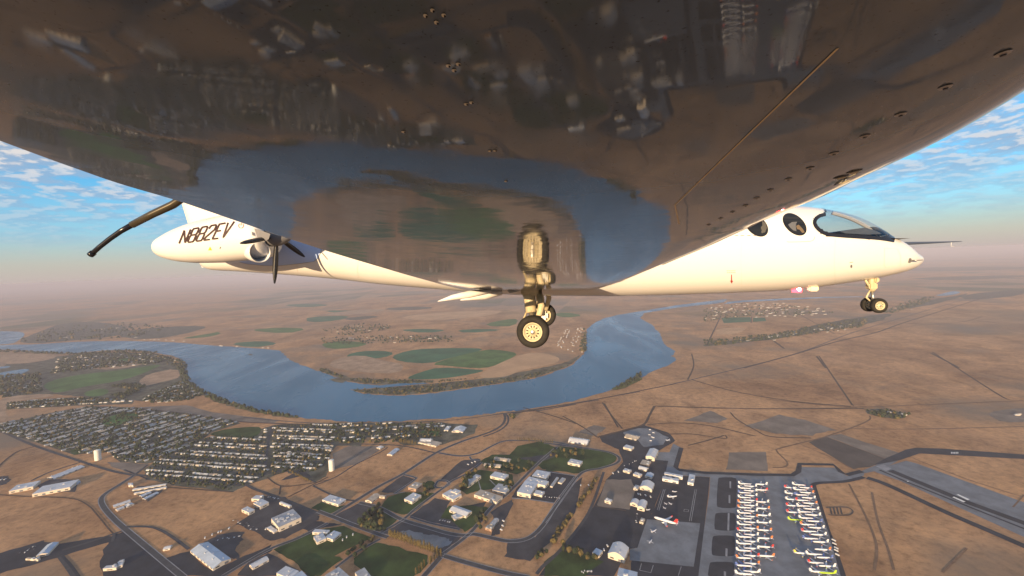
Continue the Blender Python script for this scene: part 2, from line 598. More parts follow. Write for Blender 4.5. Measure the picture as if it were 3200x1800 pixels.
# suburbs: yards, lawns and street trees
field(4, [(-40, 500), (300, 440), (700, 395), (1200, 390), (1420, 440), (1470, 600), (1620, 720), (1300, 790), (1000, 770), (600, 740), (300, 720), (-40, 760)], M_YARD, 1, 8, 'suburb_ground')
field(4, [(50, 800), (300, 770), (700, 750), (1080, 770), (1060, 805), (600, 820), (60, 850)], M_YARD, 0, 5, 'suburb_ground')
field(5, [(-40, 200), (450, 95), (700, 50), (1100, 60), (1500, 110), (1900, 165), (1940, 190), (1700, 260), (1640, 310), (1500, 420), (1190, 510), (980, 500), (880, 420), (600, 440), (0, 260)], M_YARD, 0, 5, 'suburb_ground')
field(5, [(1160, 560), (1260, 480), (1500, 400), (1640, 310), (1720, 290), (2110, 230), (2200, 200), (2560, 190), (3050, 180), (3300, 180), (3400, 250), (3100, 330), (2950, 300), (2900, 370), (2700, 370), (2640, 480), (2660, 560), (2620, 620), (2540, 660), (2440, 600), (2300, 580), (1980, 690), (1880, 735), (1400, 690), (1180, 640)], M_YARD, 0, 5, 'suburb_ground')
field(6, [(1130, 330), (1150, 200), (1480, 180), (1780, 200), (1760, 270), (1500, 360), (1180, 370)], M_YARD, 0, 5, 'suburb_ground')
zf[0] = 0.24
field(4, [(340, 650), (470, 600), (700, 560), (1000, 530), (1250, 490), (1310, 490), (1100, 580), (900, 630), (700, 660), (460, 720), (380, 690)], M_LAWN2, 1)
field(4, [(660, 715), (800, 680), (880, 690), (860, 730), (720, 750)], M_LAWN2, 1)
field(4, [(1110, 620), (1200, 560), (1430, 515), (1460, 590), (1300, 630), (1150, 665)], M_SAND, 1, 5)
field(4, [(0, 420), (150, 400), (400, 400), (480, 425), (300, 470), (0, 490)], M_SAND, 1, 5)
field(4, [(700, 520), (1000, 470), (1180, 455), (1150, 490), (900, 530)], M_SAND, 1, 5)
field(4, [(940, 445), (1030, 432), (1050, 450), (960, 470)], M_LAWN2, 1)
field(5, [(830, 150), (1000, 100), (1130, 110), (1060, 160), (930, 210), (830, 210)], M_LAWN2, 1, name='lawn')
field(5, [(1680, 270), (1830, 230), (2080, 210), (2110, 240), (2060, 300), (1900, 310), (1720, 290)], M_LAWN, 1, name='lawn')
field(5, [(820, 330), (900, 315), (950, 340), (880, 375), (820, 360)], M_LAWN, 1, name='lawn')
field(5, [(560, 400), (640, 390), (640, 440), (580, 440)], M_LAWN, 1, name='lawn')
field(6, [(1300, 275), (1350, 245), (1490, 250), (1450, 290)], M_LAWN2, 0, name='lawn')
field(6, [(140, 1205), (330, 1100), (420, 1060), (700, 1010), (930, 1105), (640, 1250), (700, 1280), (520, 1420), (440, 1420), (300, 1300)], M_LAWN, 0, 3, 'lawn')
field(6, [(780, 1280), (960, 1150), (1060, 1165), (1390, 1255), (1380, 1330), (1250, 1440), (960, 1440), (800, 1330)], M_LAWN, 0, 3, 'lawn')
field(6, [(840, 1000), (900, 920), (990, 860), (1060, 880), (1160, 950), (1060, 1030), (990, 1060), (860, 1030)], M_LAWN, 0, 3, 'lawn')
field(6, [(1000, 860), (1070, 780), (1190, 740), (1450, 750), (1270, 905), (1170, 925)], M_LAWN, 0, 2, 'lawn')
field(6, [(1340, 680), (1400, 640), (1450, 670), (1440, 720), (1360, 720)], M_LAWN, 1, 2, 'lawn')
field(6, [(1640, 720), (1680, 600), (1800, 560), (2060, 600), (2080, 680), (1980, 700), (1760, 740), (1700, 760)], M_LAWN, 0, 2, 'lawn')
field(6, [(1480, 950), (1550, 850), (1750, 850), (1850, 860), (1900, 870), (1790, 1000), (1680, 1060), (1640, 1030), (1560, 960)], M_LAWN, 0, 2, 'lawn')
field(6, [(1790, 500), (1900, 440), (2040, 440), (2110, 370), (2290, 330), (2410, 380), (2260, 540), (2100, 600), (1950, 560)], M_LAWN, 0, 2, 'lawn')
field(6, [(440, 870), (540, 810), (640, 855), (760, 840), (590, 920)], M_LAWN, 0, 2, 'lawn')
field(7, [(-10, 450), (110, 370), (250, 385), (400, 397), (530, 418), (592, 455), (570, 505), (440, 550), (270, 600), (150, 570), (-10, 575)], M_LAWN, 1, name='lawn')
field(6, [(2410, 390), (2450, 380), (2576, 400), (2576, 540), (2320, 560), (2270, 530)], M_LAWN, 0, 2, 'lawn')
field(7, [(0, 1300), (130, 1210), (360, 1240), (480, 1300), (330, 1420), (0, 1420)], M_LAWN, 0, 2, 'lawn')
# lots and paved yards
zf[0] = 0.32


def lot(r, pts, m=None, smooth=0, rough=0.0, name='paved_yard'):
    zf[0] += 0.004
    return sheet(name, r, pts, zf[0], m or M_PARK, smooth, rough)


lot(6, [(620, 940), (830, 830), (980, 870), (850, 1010), (780, 1000)], M_PARK, 0, 3)
lot(6, [(1240, 930), (1440, 790), (1560, 810), (1520, 900), (1640, 1030), (1470, 1000)], M_PARK, 0, 3)
lot(6, [(1000, 1070), (1200, 975), (1650, 1105), (1500, 1240), (1440, 1190), (1090, 1090)], M_PARK, 0, 4)
lot(6, [(1130, 1110), (1180, 1040), (1380, 1090), (1600, 1120), (1500, 1200), (1400, 1190)], M_CONC, 1, 6)
lot(6, [(1880, 900), (2060, 800), (2075, 840), (2000, 960), (1960, 1080), (1900, 1090), (1920, 960)], M_PARK, 0, 3)
lot(6, [(2060, 780), (2110, 700), (2260, 560), (2370, 570), (2570, 610), (2400, 830)], M_ASPH, 0, 2)
lot(6, [(1470, 650), (1650, 490), (1790, 470), (1820, 500), (1560, 660)], M_PARK, 0, 3)
lot(6, [(1000, 740), (1180, 610), (1280, 640), (1120, 750)], M_PARK, 0, 3)
lot(6, [(620, 430), (740, 370), (1050, 375), (800, 520), (620, 560)], M_GREYSOIL, 0, 3)
lot(6, [(1650, 860), (1850, 820), (1830, 860), (1700, 850)], M_ASPH, 0, 2)
lot(6, [(2000, 1260), (2030, 1130), (2260, 1100), (2480, 760), (2620, 620), (2576, 900), (2420, 1100), (2200, 1290)], M_PARK, 0, 4)
lot(6, [(2450, 1200), (2576, 1060), (2576, 1420), (2280, 1420)], M_ASPH, 0, 3)
lot(6, [(300, 1000), (420, 960), (560, 985), (700, 1000), (520, 1030), (430, 1060)], M_ASPH, 0, 2)
lot(5, [(2120, 770), (2300, 780), (2400, 850), (2560, 920), (2560, 960), (2300, 1110), (2180, 1140), (2000, 1040), (1900, 1000), (2000, 940)], M_PARK, 0, 4)
lot(5, [(1640, 1150), (1760, 1080), (1960, 1060), (1960, 1110), (1900, 1180), (1920, 1290), (1850, 1260)], M_PARK, 0, 4)
lot(5, [(820, 1250), (900, 1080), (1010, 1060), (1300, 1280), (1510, 1220), (1720, 1370), (1900, 1290), (2170, 1170), (2200, 1210), (1800, 1420), (840, 1420)], M_ASPH, 0, 5)
lot(5, [(-20, 1240), (340, 1130), (480, 1160), (900, 1090), (920, 1130), (500, 1260), (250, 1330), (-20, 1400)], M_ASPH, 0, 4)
lot(5, [(1060, 735), (1110, 690), (1320, 700), (1300, 740), (1190, 820), (1150, 790)], M_PARK, 0, 2)
lot(5, [(370, 740), (300, 690), (400, 640), (560, 640), (640, 660), (600, 740)], M_PARK, 0, 3)
lot(5, [(-20, 620), (60, 610), (90, 640), (40, 680), (-20, 690)], M_ASPH, 0, 3)
lot(5, [(890, 530), (860, 500), (1200, 515), (1100, 590), (1010, 580)], M_GREYSOIL, 0, 3)
lot(5, [(2000, 1310), (2160, 1230), (2420, 1380), (2500, 1420), (1900, 1420)], M_PARK, 0, 3)
lot(5, [(2260, 650), (2400, 560), (2570, 640), (2440, 610)], M_PARK, 0, 3)
lot(5, [(1070, 60), (1500, 40), (1700, 100), (2250, 160), (2200, 190), (1900, 165), (1500, 115), (1150, 60)], M_GREYSOIL, 0, 5, 'dry_slope')
lot(6, [(2100, 470), (2330, 440), (2420, 400), (2400, 460), (2280, 500)], M_PARK, 0, 2)
# airport surfaces
zf[0] = 0.36
lot(7, [(440, 290), (640, 240), (800, 200), (1000, 260), (1060, 330), (900, 420), (1000, 480), (990, 600), (960, 680), (880, 900), (830, 960), (760, 1190), (690, 1200), (560, 1417), (300, 1417), (150, 1210), (400, 860), (500, 640), (640, 500), (600, 400), (470, 340)], M_ASPH, 0, 2, 'airport_yard')
lot(7, [(420, 840), (510, 640), (700, 640), (740, 720), (680, 880), (440, 860)], M_GREYSOIL, 0, 3)
lot(7, [(640, 260), (760, 225), (850, 230), (1000, 300), (960, 360), (800, 380), (760, 320), (660, 300)], M_CONC, 0, 3)
lot(7, [(900, 420), (1010, 420), (1040, 350), (1105, 385), (1060, 540), (1100, 565), (1300, 592), (2000, 608), (2060, 580), (2066, 540), (2340, 545), (2400, 590), (2440, 612), (2576, 577), (2576, 608), (2420, 648), (2200, 662), (2150, 685), (2190, 760), (2300, 1100), (2420, 1440), (1230, 1440), (1330, 760), (1338, 620), (975, 600), (1000, 490), (880, 480)], M_CONC, 0, 0, 'aircraft_apron')
lot(7, [(880, 490), (995, 495), (975, 605), (1335, 622), (1322, 760), (1240, 1440), (700, 1440), (700, 1310), (830, 960), (880, 900), (960, 680)], M_ASPH, 0, 0, 'aircraft_apron')
lot(7, [(830, 960), (1258, 992), (1205, 1342), (690, 1290), (690, 1200), (752, 1190)], M_CONC, 0, 0, 'aircraft_apron')
for q in ([(1410, 622), (1545, 622), (1553, 660), (1550, 850), (1535, 872), (1400, 868), (1388, 840), (1400, 640)],
          [(1390, 907), (1530, 907), (1546, 930), (1543, 1035), (1525, 1055), (1385, 1048), (1370, 1030), (1376, 925)],
          [(1370, 1090), (1525, 1090), (1541, 1110), (1538, 1240), (1520, 1260), (1365, 1255), (1347, 1235), (1354, 1110)],
          [(1345, 1302), (1515, 1302), (1533, 1325), (1530, 1440), (1315, 1440), (1330, 1325)]):
    lot(7, q, M_ASPH, 1, 0, 'infield_island')
for a_, b_ in (((1500, 655), (1500, 710)), ((1493, 765), (1493, 830)), ((1487, 910), (1483, 1050)), ((1470, 1195), (1468, 1258)), ((1457, 1380), (1456, 1417))):
    road(7, [a_, b_], 4.5, M_CONC2, 0.95, False, 'taxi_line')
for a_, b_ in (((975, 720), (925, 890)), ((962, 720), (912, 885)), ((1228, 720), (1185, 975)), ((1215, 720), (1170, 975)), ((880, 1330), (860, 1390)), ((1105, 1340), (1080, 1417)), ((785, 1315), (770, 1370)), ((770, 1370), (860, 1390))):
    road(7, [a_, b_], 1.6, M_CONC2, 0.95, False, 'taxi_line')
road(7, [(1130, 880), (1165, 884), (1160, 900), (1125, 896), (1130, 880)], 1.8, M_CONC2, 0.95, False, 'taxi_line')
lot(7, [(2150, 672), (2190, 690), (2300, 1040), (2370, 1230), (2440, 1440), (2395, 1440), (2295, 1080), (2180, 760)], M_ASPH, 0, 0, 'apron_shoulder')
road(7, [(1105, 385), (1060, 540), (1090, 562), (1300, 586), (1700, 600), (2000, 604), (2048, 575), (2058, 515), (2330, 520), (2390, 580), (2440, 602), (2560, 572)], 16, M_ASPH, 0.93, False, 'apron_shoulder')
road(7, [(2576, 620), (2420, 655), (2210, 668), (2160, 690)], 13, M_ASPH, 0.93, True, 'apron_shoulder')
# taxiways and runway
lot(8, [(590, 345), (740, 298), (1250, 490), (1130, 545), (960, 570)], M_DKSOIL, 0, 3, 'burnt_field')
lot(8, [(740, 298), (860, 280), (1330, 430), (1250, 490)], M_GREYSOIL, 0, 3, 'field')
lot(7, [(1490, 420), (1790, 420), (1800, 570), (1470, 560)], M_GREYSOIL, 0, 3, 'field')
lot(7, [(1120, 165), (1340, 85), (1480, 150), (1400, 185)], M_GREYSOIL, 0, 4, 'field')
lot(7, [(1600, 210), (1900, 120), (2100, 160), (2350, 240), (2150, 285), (1850, 270)], M_GREYSOIL, 0, 6, 'field')
lot(7, [(270, 260), (400, 200), (500, 220), (420, 290)], M_GREYSOIL, 0, 6, 'field')
lot(8, [(1140, 590), (1260, 540), (1400, 500), (1480, 520), (2420, 860), (2420, 1150), (1350, 665)], M_CONC, 0, 0, 'runway_shoulder')
lot(8, [(950, 620), (1130, 545), (1300, 478), (1348, 490), (1290, 525), (1170, 580), (1050, 605), (960, 650)], M_CONC, 0, 0, 'taxiway')
lot(8, [(1128, 538), (1230, 480), (1400, 408), (1480, 393), (1700, 400), (2420, 452), (2420, 488), (1700, 450), (1510, 440), (1348, 496)], M_ASPH, 0, 0, 'taxiway')
road(8, [(1270, 580), (1900, 840), (2420, 1030)], 24, M_ASPH, 0.95, False, 'runway')
road(8, [(1180, 575), (1420, 680), (1900, 872), (2420, 1078)], 8, M_ASPH, 0.96, False, 'runway')
road(8, [(1080, 640), (1250, 700), (1700, 910), (2000, 1040), (2420, 1222)], 22, M_ASPH, 0.95, True, 'taxiway')
lot(8, [(1150, 545), (1215, 530), (1280, 565), (1235, 585)], M_CONC2, 0, 0, 'runway_threshold')
for q in ([(1815, 778), (1830, 775), (1925, 818), (1905, 824)], [(1780, 800), (1795, 795), (1890, 836), (1872, 842)], [(1405, 668), (1415, 665), (1425, 671), (1415, 674)]):
    P = [G(8, p, 1.1) for p in q]
    sheet_w('runway_marking', P, M_WHITE)
for k in range(5):
    q = [(1770 + k * 13, 428), (1778 + k * 13, 428), (1778 + k * 13, 442), (1770 + k * 13, 441)]
    sheet_w('runway_marking', [G(8, p, 1.1) for p in q], M_WHITE)
road(8, [(740, 885), (840, 880), (920, 885), (962, 915), (930, 945), (830, 948), (760, 945)], 4, M_DKSOIL, 0.9, True, 'dirt_track')
for k in range(4):
    road(8, [(775 + k * 28, 885), (788 + k * 28, 940)], 4, M_DKSOIL, 0.88, False, 'dirt_track')

# ------------------------------------------------------------------ roads
road(5, [(-60, 235), (40, 265), (270, 365), (640, 490), (900, 570), (1080, 605)], 11)
road(5, [(1080, 605), (1200, 610), (1500, 640), (1700, 655), (1960, 680), (2060, 720), (2300, 805), (2576, 920)], 11)
road(6, [(500, 895), (620, 940), (850, 1030), (1060, 1105)], 11, edge=2.0)
road(5, [(1080, 605), (980, 670), (860, 745), (815, 800), (840, 870), (920, 960), (1010, 1040), (1250, 1240), (1480, 1430)], 12, edge=2.0)
road(5, [(1080, 605), (1190, 520)], 9)
road(5, [(-40, 560), (60, 470), (150, 410), (280, 375)], 7, M_DIRT)
road(5, [(250, 650), (400, 580), (650, 500)], 8)
road(5, [(-40, 760), (200, 775), (560, 790), (700, 840), (780, 920), (880, 1040), (920, 1080)], 4, M_DIRT)
road(5, [(500, 1210), (760, 1130), (920, 1075), (1010, 1045)], 9)
road(5, [(920, 1075), (905, 1140)], 7)
road(5, [(480, 1260), (540, 1340), (600, 1430)], 9)
road(5, [(500, 1255), (570, 1330), (640, 1430)], 6, M_ASPH)
road(5, [(1010, 1020), (1200, 1020), (1300, 1050), (1400, 1110), (1520, 1200)], 8)
road(5, [(2640, 990), (2400, 1110), (2150, 1210), (1790, 1420)], 9, edge=1.6)
road(5, [(2190, 210), (2165, 300), (2150, 400), (2130, 600)], 10)
road(5, [(1000, 560), (1200, 640)], 6, M_ASPH)
road(5, [(1320, 700), (1880, 740)], 5, M_DIRT)
road(5, [(2130, 610), (2040, 650), (1990, 685)], 8)
road(5, [(2130, 600), (2330, 575), (2540, 660)], 7)
road(5, [(2660, 640), (2440, 680), (2260, 690), (2150, 620)], 5, M_DIRT)
road(5, [(2260, 690), (2250, 760)], 5, M_DIRT)
road(5, [(2320, 780), (2520, 680), (2640, 620)], 6, M_DIRT)
road(6, [(600, 935), (820, 800), (1000, 690), (1190, 590), (1440, 430), (1640, 340), (1790, 290)], 12, edge=1.6)
road(6, [(1790, 290), (1900, 250), (1980, 200), (2005, 150), (1995, 105)], 12, M_ROAD)
road(6, [(1830, 295), (1950, 250), (2020, 195), (2030, 140), (2005, 105)], 9, M_ROAD)
road(6, [(-100, 140), (300, 175), (700, 195), (1200, 180), (1600, 160), (1990, 110), (2300, 80), (2576, 35)], 7)
road(7, [(-60, 90), (100, 60), (300, 20), (440, 0)], 8)
road(2, [(1300, 1440), (1800, 1370), (2415, 1265)], 7)
road(0, [(1600, 985), (1740, 955), (2000, 890), (2150, 835), (2300, 790), (2420, 755)], 9)
road(6, [(460, 690), (640, 620), (800, 520), (1000, 420), (1060, 380)], 6, M_ROAD)
road(6, [(460, 690), (600, 760), (720, 800), (800, 810)], 6)
road(6, [(640, 360), (900, 355), (1180, 370), (1440, 425)], 6)
road(6, [(1470, 425), (1640, 450), (1780, 430), (1880, 380), (1980, 335), (2090, 325), (2380, 335), (2576, 375)], 8, edge=1.6)
road(7, [(0, 345), (200, 370), (420, 400), (540, 425), (605, 465), (580, 510), (450, 550), (340, 570), (270, 620), (130, 810), (0, 985)], 9, edge=1.6)
road(6, [(1720, 455), (1740, 480), (1810, 485)], 5, edge=1.4)
road(6, [(1190, 600), (1270, 620), (1280, 640), (1150, 730), (1120, 750)], 6, edge=1.6)
road(6, [(830, 825), (1000, 870), (1170, 960), (1400, 1030), (1560, 1075), (1680, 1090), (1760, 1080), (1900, 1110), (2030, 1135), (2150, 1125), (2240, 1080), (2330, 980), (2430, 820), (2576, 620)], 11, edge=1.8)
road(6, [(1000, 1070), (1180, 965), (1290, 870), (1450, 750), (1520, 700), (1580, 650), (1700, 590), (1820, 500)], 8, edge=1.6)
road(6, [(1440, 690), (1470, 650), (1530, 650), (1555, 675), (1520, 700), (1460, 705), (1440, 690)], 6, edge=1.4)
road(6, [(1490, 1250), (1600, 1170), (1690, 1100), (1760, 1030), (1900, 860), (2060, 720), (2260, 520), (2420, 380)], 9, edge=1.8)
road(6, [(1340, 1430), (1490, 1260)], 12, edge=1.8)
road(6, [(1500, 1250), (1700, 1310), (2000, 1390), (2200, 1430)], 12, edge=1.8)
road(6, [(640, 1350), (800, 1230), (960, 1140), (1000, 1120)], 7, edge=1.2)
road(6, [(1240, 940), (1400, 990), (1640, 1040)], 6, edge=1.2)
road(6, [(2060, 790), (2200, 800), (2400, 830)], 5, M_CONC2)
road(6, [(2270, 565), (2440, 590), (2576, 610)], 4, M_CONC2)
road(6, [(1790, 650), (1810, 720)], 3, M_CONC2)
road(6, [(1880, 640), (1930, 690)], 3, M_CONC2)
road(6, [(1020, 770), (1200, 740)], 3, M_CONC2)
road(7, [(480, 580), (390, 840), (300, 1000), (120, 1220), (0, 1330), (-60, 1400)], 9)
road(7, [(390, 850), (660, 890)], 4, M_DIRT)
# desert tracks by the airfield
for r_, p_, w_ in ((7, [(890, 48), (1200, 58), (1700, 70), (2200, 70), (2576, 70)], 7), (8, [(310, 0), (700, 40), (1000, 58), (1500, 40), (2371, 5)], 9), (8, [(-200, 68), (400, 70), (1000, 62)], 7),
                   (7, [(890, 50), (850, 120), (810, 190), (700, 230), (430, 300)], 8), (7, [(470, 20), (540, 120), (630, 230)], 6), (7, [(150, 130), (300, 210), (430, 300)], 5),
                   (7, [(830, 200), (1000, 185), (1200, 190), (1400, 220), (1700, 290)], 5), (7, [(980, 275), (1200, 275), (1450, 310), (1460, 285)], 4), (7, [(1160, 365), (1300, 330), (1450, 285)], 5),
                   (7, [(1500, 100), (1560, 160), (1700, 240), (1830, 295), (2150, 305)], 5), (8, [(1100, 130), (1100, 160), (1000, 210), (740, 300), (570, 345), (370, 395), (335, 420), (420, 510), (400, 550), (300, 555)], 8),
                   (8, [(950, 235), (1300, 240), (1700, 235), (2371, 218)], 7), (8, [(920, -5), (970, 50)], 6), (8, [(930, 690), (1060, 940), (1140, 1130), (1160, 1250), (1140, 1400)], 7), (8, [(1120, 760), (1170, 1000), (1250, 1220), (1300, 1400)], 7),
                   (8, [(1460, 480), (1900, 650), (2371, 800)], 5), (8, [(2371, 780), (2300, 860), (2280, 880)], 5), (8, [(1700, 1420), (1800, 1320), (1900, 1220)], 6), (8, [(530, 365), (800, 480), (940, 560)], 4), (8, [(1350, 170), (1540, 225)], 4),
                   (3, [(300, 1449), (700, 1340), (1000, 1250), (1300, 1180), (1500, 1110), (1850, 1000), (2200, 890)], 12), (3, [(520, 1240), (605, 1302)], 12), (3, [(850, 1360), (920, 1449)], 9), (3, [(1710, 1335), (1930, 1449)], 9),
                   (0, [(2060, 895), (2145, 1020)], 6), (0, [(2345, 885), (2500, 985), (2540, 1005)], 6), (3, [(20, 1280), (130, 1050)], 10), (3, [(360, 1060), (355, 1110)], 8), (3, [(1100, 1180), (1600, 1130), (1950, 1100), (2100, 1060)], 6),
                   (0, [(1740, 890), (1745, 920), (1730, 955)], 7), (0, [(1740, 955), (1850, 985), (2000, 1010), (2140, 1022)], 7), (0, [(1520, 1015), (1555, 1075)], 6), (0, [(1645, 1022), (1620, 1070)], 6),
                   (6, [(2150, 60), (2400, 130), (2576, 190)], 5), (5, [(1060, 60), (1500, 110), (1900, 170), (2250, 190), (2560, 200)], 8), (0, [(2010, 790), (2100, 840)], 6), (0, [(1700, 965), (1600, 985), (1470, 1010), (1290, 1040)], 8)):
    road(r_, p_, w_ * (0.75 if r_ == 8 else 1.3), M_TRACK if r_ == 8 else M_DIRT, name='dirt_track')
# dark tree belts on the far plain
field(3, [(550, 1200), (900, 1110), (1200, 1060), (1450, 1030), (1300, 1110), (900, 1165), (650, 1220), (0, 1290), (0, 1265)], M_YARD, 1, 10, 'suburb_ground')
field(3, [(130, 1070), (350, 1065), (360, 1100), (150, 1110)], M_TEAL, 0)
field(3, [(370, 1070), (460, 1068), (470, 1095), (370, 1100)], M_TEAL, 0)
field(3, [(90, 1150), (330, 1140), (270, 1190), (80, 1200)], M_GOLD, 1)
field(3, [(1400, 1000), (1750, 925), (1900, 905), (2000, 880), (1960, 910), (1600, 1000)], M_YARD, 1, 10, 'suburb_ground')
field(3, [(1400, 695), (2420, 680), (2420, 705), (1600, 725)], M_YARD, 1, 0)
field(3, [(1500, 770), (2420, 745), (2420, 765), (1800, 790)], M_YARD, 1, 0)
field(3, [(1900, 900), (2420, 850), (2420, 900), (2000, 940)], M_YARD, 1, 0)
field(8, [(1050, 100), (1130, 70), (1280, 85), (1440, 120), (1350, 160), (1180, 140)], M_YARD, 1, 3, 'suburb_ground')
field(8, [(2080, 100), (2200, 80), (2420, 60), (2420, 180), (2200, 185), (2100, 140)], M_GREYSOIL, 1, 3)
field(4, [(130, 300), (300, 230), (500, 150), (800, 140), (1100, 200), (900, 270), (500, 300), (250, 322)], M_YARD, 1, 10)
field(4, [(900, 260), (1100, 200), (1500, 175), (1700, 180), (1500, 240), (1200, 290)], M_YARD, 1, 10)
lagoon()

# ------------------------------------------------------------------ buildings
BZ = 0.62                                     # top of the paved sheets
M_RWHITE = mat('white_roof', (0.54, 0.56, 0.59), 0.5, var=0.10, vscale=0.05)
M_RGREY = mat('grey_roof', (0.36, 0.37, 0.39), 0.6, var=0.16, vscale=0.05)
M_RBLUE = mat('pale_blue_roof', (0.40, 0.47, 0.56), 0.5, var=0.10, vscale=0.05)
M_RTAN = mat('tan_roof', (0.42, 0.36, 0.29), 0.7, var=0.15, vscale=0.05)
M_RDARK = mat('dark_roof', (0.15, 0.14, 0.14), 0.8, var=0.2, vscale=0.05)
M_WCREAM = mat('cream_wall', (0.66, 0.58, 0.47), 0.8, var=0.08, vscale=0.05)
M_WWHITE = mat('white_wall', (0.72, 0.70, 0.66), 0.7, var=0.06, vscale=0.05)
M_WBRICK = mat('brown_wall', (0.40, 0.27, 0.19), 0.85, var=0.12, vscale=0.05)
M_DOOR = mat('dark_door', (0.16, 0.17, 0.19), 0.6)
M_WIN = mat('building_glass', (0.04, 0.05, 0.06), 0.1, spec=0.6)
M_UNIT = mat('roof_unit_metal', (0.55, 0.56, 0.57), 0.5)


def prism(P, z0, z1, inset=0.0):
    c = sum(P, Vector()) / len(P)
    n = len(P)
    Q = [p + (c - p).normalized() * inset for p in P]
    vs = [Vector((p.x, p.y, z0)) for p in Q] + [Vector((p.x, p.y, z1)) for p in Q]
    fs = [(i, (i + 1) % n, (i + 1) % n + n, i + n) for i in range(n)] + [tuple(range(n, 2 * n)), tuple(range(n - 1, -1, -1))]
    return vs, fs


def ccw(P):
    a = sum(P[i].x * P[(i + 1) % len(P)].y - P[(i + 1) % len(P)].x * P[i].y for i in range(len(P)))
    return P if a > 0 else P[::-1]


